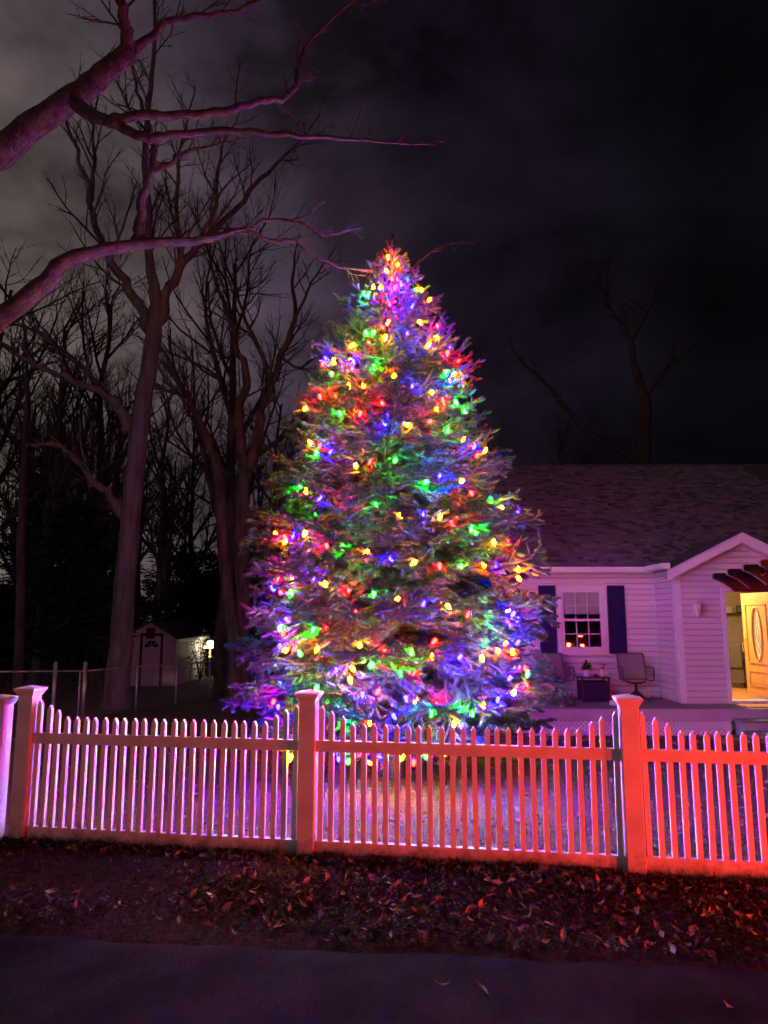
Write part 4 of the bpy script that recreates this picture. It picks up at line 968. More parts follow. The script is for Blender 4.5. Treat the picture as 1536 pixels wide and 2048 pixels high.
def near_tree():
    tr = Twigs(101, .0045); rd = random.Random(8)
    base = Vector((-5.6, 7.6, ground_z(-5.6, 7.6)))
    root = empty('bare_oak', base); tag(root, 'big bare tree just left of the yard whose long pale limbs reach over the fence', 'tree')
    tk, tkr = smooth_path([base+Vector((0, 0, -.15)), base+Vector((0, 0, .3)), base+Vector((.05, 0, 2.0)), Vector((-5.4, 7.6, 4.2)), Vector((-5.5, 7.7, 7.5)), Vector((-5.6, 7.8, 11))], [.55, .42, .36, .32, .26, .14], 4, .012, rd)
    tr.limbs(tk, tkr, 14)
    def limb(px_list, r_list, start=None, sr=None, level=2, dens=5, ln=.9, t0=.25, fat=.85):
        pts = [P(*q) for q in px_list]; rr = [r_*fat for r_ in r_list]
        if start is not None: pts = [start]+pts; rr = [sr or rr[0]]+rr
        pp, r2 = smooth_path(pts, rr, 4, .011, rd); tr.limbs(pp, r2, 9); tr.spread(pp, r2, ln*.85, level, dens*1.25, .05, t0); return pp
    # upper limb and its two long horizontal branches
    limb([(-60, 360, 7.4), (0, 306, 7.3), (75, 245, 7.2), (150, 192, 7.1), (205, 148, 7.0), (258, 100, 6.9)], [.20, .185, .17, .155, .135, .115], Vector((-5.42, 7.62, 5.2)), .24, 2, 3, .8, .6)
    limb([(258, 100, 6.9), (252, 60, 6.8), (245, 20, 6.7), (235, -60, 6.6), (220, -160, 6.5)], [.10, .075, .065, .055, .04], None, None, 2, 6, 1.0, .1)
    limb([(262, 100, 6.9), (300, 72, 6.95), (345, 42, 7.0), (440, 24, 7.1), (505, 8, 7.2), (560, -60, 7.3)], [.075, .05, .04, .03, .024, .016], None, None, 2, 7, .8, .3)
    limb([(150, 205, 7.1), (190, 232, 7.05), (225, 243, 7.0), (270, 229, 7.0), (350, 231, 7.1), (430, 226, 7.2), (500, 207, 7.3), (560, 196, 7.4), (590, 172, 7.45), (597, 130, 7.5), (622, 78, 7.6), (690, 15, 7.8), (740, -20, 7.9)],
         [.10, .085, .07, .062, .058, .054, .05, .044, .04, .034, .028, .02, .012], None, None, 2, 7, .75, .45)
    limb([(215, 243, 7.0), (250, 256, 7.0), (295, 280, 6.95), (345, 271, 7.0), (420, 262, 7.1), (500, 265, 7.2), (580, 273, 7.3), (680, 275, 7.5), (760, 284, 7.7), (870, 290, 8.0)],
         [.075, .065, .058, .05, .045, .04, .034, .026, .02, .008], None, None, 2, 6, .7, .55)
    # lower limb
    limb([(-70, 700, 7.5), (0, 640, 7.5), (60, 590, 7.5), (120, 533, 7.6), (190, 501, 7.7), (290, 488, 7.9), (390, 482, 8.1), (450, 468, 8.2), (482, 461, 8.3), (545, 478, 8.4), (592, 483, 8.5), (622, 510, 8.6), (700, 536, 8.8), (760, 548, 9.0)],
         [.18, .165, .155, .14, .115, .095, .075, .055, .042, .036, .03, .026, .018, .006], Vector((-5.38, 7.6, 3.4)), .17, 2, 8, .7, .35, .68)
    limb([(275, 488, 7.9), (278, 450, 7.9), (286, 405, 7.85), (300, 352, 7.8), (306, 315, 7.8), (300, 262, 7.8), (280, 200, 7.8), (262, 130, 7.7)], [.09, .075, .066, .06, .05, .036, .026, .012], None, None, 2, 8, .8, .3)
    limb([(303, 345, 7.8), (338, 328, 7.9), (372, 305, 8.0), (440, 290, 8.1), (520, 276, 8.3)], [.05, .036, .028, .018, .008], None, None, 2, 6, .7, .2)
    limb([(482, 461, 8.3), (540, 440, 8.4), (600, 447, 8.5), (640, 470, 8.6), (685, 462, 8.7), (725, 456, 8.8)], [.03, .026, .022, .018, .014, .006], None, None, 1, 6, .6, .2)
    limb([(800, 545, 9.4), (850, 515, 9.6), (905, 487, 9.8), (960, 490, 10)], [.012, .014, .011, .005], P(700, 536, 8.8), .016, 1, 4, .5, .3)
    tr.build(root, base, M['bark_limb'], M['bark_limb'])
near_tree()

def yard_tree():
    tr = Twigs(202, .0075); rd = random.Random(18); Y = 17.6
    x0 = P(240, 1300, Y).x; base = Vector((x0, Y, ground_z(x0, Y)))
    root = empty('bare_maple', base); tag(root, 'tall straight bare tree trunk standing in front of the shed door', 'tree')
    pp, rr = smooth_path([base+Vector((-.05, 0, -.2)), base+Vector((0, 0, .35)), P(244, 1250, Y), P(258, 1080, Y), P(272, 920, Y), P(290, 780, Y), P(307, 670, Y), P(312, 610, Y), P(300, 520, Y), P(296, 420, Y+.2), P(290, 300, Y+.3), P(300, 180, Y+.3), P(310, 60, Y+.4), P(300, -120, Y+.4)],
                         [.46, .31, .265, .245, .23, .212, .205, .175, .115, .10, .085, .07, .05, .03], 4, .015, rd)
    tr.limbs(pp, rr, 14); tr.spread(pp, rr, 2.6, 3, 13, .05, .60)
    def limb(q, r_, level=3, dens=7, ln=1.9, t0=.2):
        a, b = smooth_path([P(*k) for k in q], r_, 4, .03, rd); tr.limbs(a, b, 7); tr.spread(a, b, ln, level, dens*1.55, .06, t0)
    limb([(300, 660, Y), (268, 590, Y-.2), (232, 535, Y-.5), (200, 480, Y-.8), (180, 400, Y-1), (150, 300, Y-1.2), (110, 190, Y-1.5)], [.16, .13, .11, .09, .07, .05, .02])
    limb([(180, 400, Y-1), (190, 330, Y-.9), (185, 250, Y-.8), (205, 150, Y-.8)], [.06, .05, .035, .015], 2, 6, 1.5)
    limb([(318, 640, Y), (335, 590, Y+.1), (362, 535, Y+.2), (392, 492, Y+.3), (450, 440, Y+.5), (520, 360, Y+.8), (585, 300, Y+1), (640, 230, Y+1.2)], [.17, .14, .12, .10, .08, .06, .04, .015])
    limb([(362, 535, Y+.2), (356, 470, Y+.1), (352, 380, Y), (362, 280, Y), (390, 170, Y)], [.09, .07, .055, .04, .015])
    limb([(392, 492, Y+.3), (430, 410, Y), (440, 320, Y-.2), (480, 220, Y-.4)], [.07, .055, .04, .012], 2, 6, 1.6)
    limb([(258, 865, Y), (240, 820, Y-.3), (212, 790, Y-.5), (150, 762, Y-.8), (70, 732, Y-1), (15, 695, Y-1.2), (-40, 650, Y-1.4)], [.15, .13, .11, .08, .06, .045, .03])
    limb([(212, 790, Y-.5), (180, 745, Y-.4), (130, 705, Y-.3), (85, 668, Y-.2), (20, 650, Y)], [.09, .07, .06, .045, .02])
    limb([(245, 1035, Y), (215, 985, Y-.2), (180, 955, Y-.4), (140, 905, Y-.6), (105, 890, Y-.7), (50, 893, Y-.9)], [.13, .11, .09, .07, .06, .03], 2, 7, 1.4)
    tr.build(root, base, M['bark_pale'], M['twig'])
yard_tree()

def twin_tree():
    tr = Twigs(303, .0075); rd = random.Random(28); Y = 19.5
    x0 = P(462, 1380, Y).x; base = Vector((x0, Y, ground_z(x0, Y)))
    root = empty('bare_twin_tree', base); tag(root, 'bare tree with two close trunks forking high just left of the lit spruce', 'tree')
    def limb(q, r_, level=3, dens=6, ln=1.8, t0=.25, n=8):
        a, b = smooth_path([P(*k) for k in q], r_, 4, .03, rd); tr.limbs(a, b, n); tr.spread(a, b, ln, level, dens*1.6, .06, t0)
    limb([(468, 1400, Y), (466, 1300, Y), (452, 1160, Y), (444, 1060, Y), (441, 965, Y)], [.24, .19, .175, .155, .14], 2, 3, 1.2, .6, 12)
    limb([(486, 1400, Y+.3), (484, 1290, Y+.3), (482, 1150, Y+.3), (484, 1040, Y+.3), (490, 940, Y+.3)], [.28, .25, .235, .215, .19], 2, 3, 1.2, .6, 12)
    limb([(441, 968, Y), (425, 900, Y), (398, 845, Y-.2), (378, 800, Y-.4), (345, 740, Y-.6), (318, 690, Y-.8), (270, 630, Y-1)], [.16, .13, .11, .09, .07, .05, .02])
    limb([(490, 945, Y+.3), (482, 880, Y+.2), (478, 820, Y+.1), (494, 760, Y), (470, 690, Y), (462, 640, Y), (430, 560, Y), (410, 470, Y)], [.18, .15, .13, .115, .09, .07, .05, .02])
    limb([(494, 940, Y+.3), (512, 880, Y+.4), (528, 810, Y+.5), (545, 770, Y+.6), (562, 715, Y+.7), (588, 640, Y+.8), (585, 560, Y+.9), (600, 470, Y+1)], [.18, .15, .13, .12, .09, .07, .05, .02])
    limb([(545, 770, Y+.6), (520, 700, Y+.4), (490, 640, Y+.3), (472, 560, Y+.2), (470, 470, Y+.2)], [.08, .065, .05, .035, .012])
    limb([(562, 715, Y+.7), (600, 735, Y+.8), (640, 700, Y+1)], [.05, .04, .02], 2, 5, 1.2)
    limb([(588, 640, Y+.8), (625, 560, Y+1), (660, 510, Y+1.1)], [.05, .035, .015], 2, 5, 1.4)
    limb([(378, 800, Y-.4), (330, 780, Y-.5), (290, 770, Y-.6)], [.06, .045, .02], 2, 6, 1.3)
    tr.build(root, base, M['bark'], M['twig'])
twin_tree()

def generic_tree(seed, h, mats):
    tr = Twigs(seed, .0105); rd = random.Random(seed)
    tk = [Vector((0, 0, -.2))]
    for i in range(9): tk.append(tk[-1]+Vector((rd.gauss(0, .04*h/9), rd.gauss(0, .04*h/9), h*.82/9)))
    r0 = h*.014; rr = [r0*(1-.82*i/9)+.01 for i in range(10)]
    a, b = smooth_path(tk, rr, 2); tr.limbs(a, b, 7)
    tr.spread(a, b, h*.34, 3, 15, .07, .28)
    return tr
def woods():
    variants = []
    for i, h in enumerate((13, 15, 12, 14)):
        t = generic_tree(500+i, h, None)
        variants.append((t.limb.mesh('trunk', M['bark'], True), t.twig.mesh('crown', M['twig'], True)))
    rd = random.Random(40)
    spots = [(20, 30, 0, 'slender bare tree at the far left edge of the wood'), (78, 27, 2, 'bare tree behind the dark round evergreen at the left'), (140, 34, 1, 'bare tree rising left of the tall maple trunk behind the evergreens'), (196, 29, 3, 'bare tree just left of the tall maple trunk'),
             (330, 33, 2, 'bare tree between the tall maple trunk and the twin trunks, above the shed roof'), (375, 40, 0, 'bare tree behind the shed roof, right of its peak'), (312, 31, 3, 'bare tree rising behind the peak of the shed'), (540, 32, 1, 'bare tree half hidden behind the left side of the lit spruce'), (610, 40, 2, 'bare tree behind the lit spruce, its twigs showing left of the tip'),
             (-60, 24, 1, 'bare tree leaning in from beyond the left edge'), (270, 44, 1, 'distant bare tree seen past the tall maple trunk'), (110, 46, 3, 'distant bare tree far back in the left wood'), (40, 38, 1, 'bare tree seen above the dark pointed conifer'), (230, 37, 0, 'bare tree straight behind the tall maple trunk'), (480, 36, 2, 'bare tree straight behind the twin trunks'), (70, 23.5, 0, 'tall many twigged bare tree whose crown spreads below the lower overhanging limb'), (175, 25, 3, 'tall bare tree with a fine crown close behind the maple fork'), (448, 24.5, 1, 'tall bare tree with a fine crown between the maple and the twin trunks')]
    for px, y, v, lab in spots:
        x = P(px, 1300, y).x; r = empty('bare_tree', (x, y, ground_z(x, y)), rd.uniform(0, 6.28)); s = rd.uniform(.9, 1.15)*(1.25 if y < 26 else (1.0 if y < 35 else 1.15)); r.scale = (s, s, s)
        tag(r, lab, 'tree', 'bare trees in the wood behind the yard')
        put('trunk', variants[v][0], r); put('crown', variants[v][1], r)
    for px, y, v, sc, lab in ((1130, 34, 0, 1.0, 'dim bare tree high above the house roof, left of the forked trunk'), (1230, 38, 2, 1.1, 'dim bare tree behind the roof ridge near the dark right side'), (985, 36, 3, 1.0, 'dim bare tree right of the spruce tip')):
        x = P(px, 1200, y).x; r = empty('bare_tree', (x, y, ground_z(x, y)), rd.uniform(0, 6.28)); r.scale = (sc,)*3
        tag(r, lab, 'tree', 'bare trees behind the house'); put('trunk', variants[v][0], r); put('crown', variants[v][1], r)
    # forked trunk behind the roof
    tr = Twigs(404, .012); Y = 27; x0 = P(1288, 1200, Y).x; base = Vector((x0, Y, ground_z(x0, Y)))
    root = empty('forked_tree', base); tag(root, 'pale forked bare trunk rising behind the house roof', 'tree')
    def limb(q, r_, dens=5, n=8, ln=2.0, t0=.4):
        a, b = smooth_path([P(*k) for k in q], r_, 4, .02, rd); tr.limbs(a, b, n); tr.spread(a, b, ln, 2, dens, .06, t0)
    limb([(1288, 1225, Y), (1288, 1000, Y), (1290, 880, Y), (1290, 795, Y)], [.30, .26, .23, .21], 1, 10, 1, .9)
    limb([(1290, 800, Y), (1272, 740, Y), (1258, 680, Y), (1245, 650, Y), (1215, 610, Y), (1190, 540, Y), (1150, 470, Y)], [.18, .15, .12, .09, .065, .045, .02], 9)
    limb([(1260, 685, Y), (1280, 650, Y), (1302, 605, Y), (1320, 540, Y)], [.09, .075, .055, .02], 8)
    limb([(1292, 795, Y), (1320, 755, Y), (1345, 725, Y), (1385, 700, Y)], [.10, .08, .06, .02], 8)
    tr.build(root, base, M['twig'], M['twig'])
    tr = Twigs(405, .010); Y = 24.5; q0 = P(1275, 935, Y); b0 = Vector((q0.x+1.2, Y, -.5))
    root = empty('leaning_tree', b0); tag(root, 'thin bare trunk leaning left behind the roof ridge beside the spruce', 'tree')
    a, b = smooth_path([b0, Vector((q0.x+.9, Y, 3.5)), q0, P(1195, 880, Y), P(1140, 830, Y), P(1100, 775, Y), P(1062, 740, Y), P(1020, 690, Y)], [.20, .16, .12, .105, .085, .07, .055, .02], 4, .02, rd)
    tr.limbs(a, b, 8); tr.spread(a, b, 1.4, 2, 5, .08, .6); tr.build(root, b0, M['twig'], M['twig'])
woods()

def evergreens():
    rd = random.Random(55)
    def spray(mb, base, d, ln, size, n):
        for _ in range(n):
            t = rd.random(); p = base+d*(ln*t)+Vector((rd.gauss(0, .08*ln), rd.gauss(0, .08*ln), rd.gauss(0, .05*ln)))
            v = (d+Vector((rd.gauss(0, .6), rd.gauss(0, .6), rd.gauss(-.15, .4)))).normalized(); sd = v.cross(Vector((rd.gauss(0, 1), rd.gauss(0, 1), rd.gauss(0, 1)))).normalized()
            l = size*rd.uniform(.6, 1.4); mb.add([p-sd*l*.12, p+sd*l*.12, p+v*l], [(0,1,2)])
    def conifer(name, px, y, h, wid, label, z_low=.6, round_top=False, group=None):
        x = P(px, 1300, y).x; base = Vector((x, y, ground_z(x, y))); r = empty(name, base); tag(r, label, 'tree', group)
        MB().tube([(0, 0, -.2), (.02, 0, h*.5), (0, 0, h*.97)], [h*.02, h*.013, .01], 8).build('trunk', M['bark'], r, True)
        mb = MB(); z = z_low
        while z < h*.98:
            f = (z-z_low)/(h-z_low); w_ = wid*((1-f)**.8 if not round_top else math.sqrt(max(0, 1-(2*f-1)**2))*.9+.1*(1-f)); k = max(4, int(9*(w_/wid)+3))
            for j in range(k):
                g = rd.uniform(0, 6.28); ln = w_*rd.uniform(.7, 1.12); d = Vector((math.cos(g), math.sin(g), rd.uniform(-.25, .2))).normalized()
                spray(mb, Vector((0, 0, z+rd.uniform(-.15, .15))), d, ln, .34, int(14+ln*26))
            z += .30
        mb.build('crown', M['conifer'], r)
    conifer('evergreen_tree', 150, 23, 6.2, 1.9, 'dark dense rounded evergreen left of the tall maple trunk', .4, True)
    conifer('evergreen_tree', 60, 31, 10.0, 2.6, 'dark pointed conifer at the far left rising above the rounded evergreen', .8)
    conifer('evergreen_tree', 20, 26, 3.6, 2.2, 'low dark evergreen bush at the left edge', .1, True)
    conifer('evergreen_tree', 215, 30, 4.2, 2.2, 'low dark evergreen directly behind the tall maple trunk', .1, True)
    conifer('evergreen_tree', 375, 36, 6.0, 3.0, 'dark evergreen mass behind the shed roof', .3, True)
    conifer('evergreen_tree', 520, 24, 4.0, 1.1, 'ivy covered evergreen between the twin trunks and the lit spruce', .2, True)
    conifer('evergreen_tree', 440, 40, 5.2, 3.0, 'dark evergreen behind the garden lamp', .2, True)
    conifer('evergreen_tree', 560, 34, 6.8, 2.6, 'dark evergreen behind the left edge of the lit spruce', .2, True)
    # thin pole-like trunk at the left
    Y = 21; x = P(42, 1300, Y).x; b = Vector((x, Y, ground_z(x, Y))); r = empty('bare_sapling', b); tag(r, 'thin straight bare trunk near the left edge of the picture', 'tree')
    tr = Twigs(77, .01); a, q = smooth_path([b+Vector((0, 0, -.1)), P(40, 1250, Y), P(42, 1080, Y), P(48, 930, Y), P(55, 800, Y), P(50, 660, Y)], [.15, .13, .12, .10, .07, .03], 3, .01, rd); tr.limbs(a, q, 8); tr.spread(a, q, 1.5, 2, 7, .05, .5); tr.build(r, b, M['bark'], M['twig'])
evergreens()

# ------------------------------------------------------------------ shed, chain link fence, neighbours
def shed():
    Y0, Y1 = 25.7, 30.0; xL, xR = P(248, 1300, Y0).x, P(352, 1300, Y0).x; zb = ground_z(-8, Y0); xm = (xL+xR)/2; zt = P(300, 1242, Y0).z; ze = P(350, 1272, Y0).z
    s = empty('garden_shed', (xm, Y0, zb)); o0 = Vector((xm, Y0, zb)); tag(s, 'small pale gabled shed with a dark framed door behind the wire fence', 'shed')
    def part(n, mb, m, parent=None):
        mb.v = [(x-o0.x, y-o0.y, z-o0.z) for x, y, z in mb.v]; return mb.build(n, m, parent if parent else s)
    mb = MB(); mb.prism([(xL, zb-.1), (xR, zb-.1), (xR, ze), (xm, zt-.06), (xL, ze)], 'y', Y0, Y0+.08); o = part('front_wall', mb, M['shed_wall']); fix_normals(o.data)
    part('side_wall', MB().box((xR-.08, Y0+.08, zb-.1), (xR-.002, Y1, ze)), M['shed_wall']); part('side_wall', MB().box((xL+.002, Y0+.08, zb-.1), (xL+.08, Y1, ze)), M['shed_wall'])
    part('rear_wall', MB().box((xL+.08, Y1-.08, zb-.1), (xR-.08, Y1, ze)), M['shed_wall'])
    for sg in (-1, 1):
        xe = xL-.12 if sg < 0 else xR+.12; sl = (zt-ze)/((xR-xL)/2); z_e = zt-sl*abs(xe-xm)
        mb = MB(); mb.add([(xm, Y0-.14, zt), (xe, Y0-.14, z_e), (xe, Y1+.2, z_e), (xm, Y1+.2, zt), (xm, Y0-.14, zt-.06), (xe, Y0-.14, z_e-.06), (xe, Y1+.2, z_e-.06), (xm, Y1+.2, zt-.06)], [(0,1,2,3),(7,6,5,4),(0,4,5,1),(1,5,6,2),(2,6,7,3)])
        o = part('roof', mb, M['shingle_dark']); fix_normals(o.data)
        mb = MB(); mb.bar((xe, Y0-.14, z_e-.09), (xe, Y1+.2, z_e-.09), .03, .10); part('fascia', mb, M['trim'])
    dx0, dx1 = P(285, 1300, Y0).x, P(321, 1300, Y0).x; dz = P(300, 1272, Y0).z
    mb = MB(); mb.box((dx0-.09, Y0-.03, zb), (dx0, Y0+.0, dz+.10)); mb.box((dx1, Y0-.03, zb), (dx1+.09, Y0, dz+.10)); mb.box((dx0, Y0-.03, dz), (dx1, Y0, dz+.10)); part('door_frame', mb, M['shed_trim'])
    d = part('door', MB().box((dx0, Y0-.02, zb+.02), (dx1, Y0-.001, dz)), M['shed_wall'])
    for k in range(4):
        a0, a1 = math.pi*k/4+.06, math.pi*(k+1)/4-.06; cx_, cz_ = (dx0+dx1)/2, dz-.40; r0, r1 = .06, .25
        mb = MB(); q = [(cx_+r0*math.cos(a0), cz_+r0*math.sin(a0)), (cx_+r1*math.cos(a0), cz_+r1*math.sin(a0)), (cx_+r1*math.cos((a0+a1)/2), cz_+r1*math.sin((a0+a1)/2)), (cx_+r1*math.cos(a1), cz_+r1*math.sin(a1)), (cx_+r0*math.cos(a1), cz_+r0*math.sin(a1))]
        mb.prism(q, 'y', Y0-.026, Y0-.021); o = part('fanlight_pane', mb, M['carglass'], d)
    part('door_knob', MB().lathe([(.001, 0), (.03, .01), (.03, .03), (.001, .05)], 8, (dx1-.08, Y0-.06, zb+.85)), M['metal'], d)
    part('gable_vent', MB().box((xm-.16, Y0-.025, zt-.62), (xm+.16, Y0, zt-.24)), M['shed_trim'])
    # lamp beside the shed
    Y = 29.2; lx = P(420, 1300, Y).x; lz = P(420, 1292, Y).z; zb2 = ground_z(lx, Y)
    l = empty('garden_lamp', (lx, Y, zb2)); tag(l, 'lit lamp with a pale cone shade on a post right of the shed', 'lamp')
    h = lz-zb2
    MB().tube([(0, 0, -.05), (0, 0, h-.35)], .035, 8).build('post', M['dark_metal'], l, True)
    MB().lathe([(.05, h-.45), (.06, h-.40), (.035, h-.2), (.03, h-.05)], 10).build('stem', emit('lamp_stem_glow', (1, .62, .25), 2.2), l, True)
    MB().lathe([(.27, h-.08), (.10, h+.22), (.001, h+.23)], 14).build('shade', emit('shade_glow', (1, .80, .45), 5.0), l, True)
    pl = bpy.data.lights.new('garden_lamp_bulb', 'POINT'); pl.energy = 26; pl.color = (1, .90, .70); pl.shadow_soft_size = .12
    po = bpy.data.objects.new('garden_lamp_bulb', pl); COL.objects.link(po); po.location = (lx+.15, Y-.6, lz-.05)
    # leafless bush between the lamp and the shed wall: throws the leafy shadow
    rd = random.Random(66); bx, by = (lx+xR)/2+.1, 28.1; bz = ground_z(bx, by)
    b = empty('garden_bush', (bx, by, bz)); tag(b, 'loose leafy bush in front of the lit side wall of the shed', 'bush')
    mb = MB()
    for _ in range(700):
        p = Vector((rd.gauss(0, .34), rd.gauss(0, .55), abs(rd.gauss(.9, .55)))); v = Vector((rd.gauss(0, 1), rd.gauss(0, 1), rd.gauss(-.3, 1))).normalized(); sd = v.cross(Vector((.3, .5, .8))).normalized(); L_ = rd.uniform(.06, .13)
        mb.add([p, p+v*L_*.5+sd*L_*.3, p+v*L_, p+v*L_*.5-sd*L_*.3], [(0,1,2,3)])
    mb.build('foliage', M['conifer'], b)
    mb = MB()
    for k in range(9):
        g = rd.uniform(0, 6.28); mb.tube([(0, 0, -.05), (.15*math.cos(g), .2*math.sin(g), .6), (.4*math.cos(g), .6*math.sin(g), 1.4)], [.02, .014, .005], 4)
    mb.build('stems', M['twig'], b)
    # lit low wall beyond the lamp
    w = MB(); xa, xb = P(432, 1300, 31).x, P(455, 1300, 31).x; w.box((xa, 31, ground_z(xa, 31)), (xb, 31.2, P(440, 1328, 31).z)); w.box((xa-.05, 30.95, P(440, 1328, 31).z), (xb+.05, 31.25, P(440, 1328, 31).z+.06))
    o = w.build('garden_wall', M['shed_wall']); tag(o, 'short pale garden wall lit by the lamp right of the shed', 'wall')
    # brick outbuilding left of the shed, neighbour's house at the far left
    Y = 33; xa, xb = P(128, 1300, Y).x, P(238, 1300, Y).x; zb3 = ground_z(xa, Y)
    h_ = empty('brick_outbuilding', ((xa+xb)/2, Y, zb3)); tag(h_, 'dim reddish outbuilding with a low roof left of the maple trunk', 'building'); c = Vector(((xa+xb)/2, Y, zb3)); hw = (xb-xa)/2; H = P(180, 1280, Y).z-zb3
    MB().box((-hw, 0, -.1), (hw, 4, H)).build('wall', M['brick_dark'], h_)
    o = MB().prism([(-.3, H), (4.3, H), (2, H+1.0)], 'x', -hw-.2, hw+.2).build('roof', M['shingle_dark'], h_); fix_normals(o.data)
    wd = MB().box((hw*.5, -.03, H-.9), (hw*.8, -.001, H-.2)).build('window', M['carglass'], h_); MB().box((hw*.5-.05, -.045, H-.2), (hw*.8+.05, -.002, H-.14)).build('window_head', M['trim'], wd)
    Y = 36; xa, xb = P(-90, 1300, Y).x, P(78, 1300, Y).x; zb3 = ground_z(xa, Y)
    h_ = empty('neighbour_house', ((xa+xb)/2, Y, zb3)); tag(h_, 'dim pale neighbouring house behind the wire fence at the left edge', 'house'); hw = (xb-xa)/2; H = P(30, 1290, Y).z-zb3
    MB().box((-hw, 0, -.1), (hw, 5, H)).build('wall', M['shed_wall'], h_)
    o = MB().prism([(-.4, H), (5.4, H), (2.5, H+1.5)], 'x', -hw-.3, hw+.3).build('roof', M['shingle_dark'], h_); fix_normals(o.data)
    for x in (hw*.12, hw*.62):
        f = MB().box((x-.45, -.04, H-1.25), (x+.45, -.002, H-.15)).build('window', M['trim'], h_)
        MB().box((x-.38, -.05, H-1.18), (x-.02, -.041, H-.22)).build('pane', emit('window_glow', (.80, .95, .85), .35), f); MB().box((x+.02, -.05, H-1.18), (x+.38, -.041, H-.22)).build('pane', bpy.data.materials['window_glow'], f)
shed()

def chain_fence():
    pts = [(-11.0, 14.2), (P(108, 1380, 15.1).x, 15.1), (P(168, 1380, 15.1).x, 15.1), (P(272, 1400, 17.0).x, 17.0), (P(351, 1400, 18.8).x, 18.8), (P(418, 1390, 20.7).x, 20.7), (P(470, 1380, 22.5).x, 22.5), (-4.2, 24.4)]
    c = empty('chain_link_fence', (pts[3][0], pts[3][1], ground_z(*pts[3]))); o0 = Vector(c.location); tag(c, 'galvanised wire mesh fence with slim posts and a gate around the back yard', 'fence')
    H = 1.0
    def part(n, mb, m, sm=True):
        mb.v = [(x-o0.x, y-o0.y, z-o0.z) for x, y, z in mb.v]; return mb.build(n, m, c, sm)
    for i, (x, y) in enumerate(pts):
        z = ground_z(x, y); r = .038 if i in (1, 2) else .024; hh = H+(.16 if i in (1, 2) else .03)
        o = part('post', MB().tube([(x, y, z-.1), (x, y, z+hh)], r, 8), M['metal']); mb = MB(); mb.lathe([(r+.006, hh-.02), (r+.006, hh+.01), (.01, hh+.035), (.001, hh+.05)], 8, (x, y, z)); mb.v = [(a-o0.x, b-o0.y, d-o0.z) for a, b, d in mb.v]; mb.build('post_cap', M['metal'], o, True)
    x, y = pts[2]; part('post', MB().tube([(x-.09, y-.02, ground_z(x, y)-.1), (x-.09, y-.02, ground_z(x, y)+H+.02)], .02, 8), M['metal'])
    mesh_ = MB()
    for (xa, ya), (xb, yb) in zip(pts, pts[1:]):
        za, zb = ground_z(xa, ya), ground_z(xb, yb); a, b = Vector((xa, ya, za)), Vector((xb, yb, zb)); L = (b-a).length
        part('top_rail', MB().tube([a+Vector((0, 0, H)), b+Vector((0, 0, H))], .017, 6), M['metal'])
        n = int(L/.085)
        for sg in (1, -1):
            for k in range(-11, n+1):
                t0, t1 = k*.085, k*.085+H-.05; z0, z1 = .03, H-.02
                if t0 < 0: z0 += -t0; t0 = 0
                if t1 > L: z1 -= t1-L; t1 = L
                if t1 <= t0: continue
                if sg < 0: z0, z1 = H+.01-z0, H+.01-z1
                p, q = a.lerp(b, t0/L)+Vector((0, 0, z0)), a.lerp(b, t1/L)+Vector((0, 0, z1)); mesh_.tube([p, q], .0016, 3, False)
    o = part('wire_mesh', mesh_, M['metal'], False); tag(o, kind='stuff')
chain_fence()

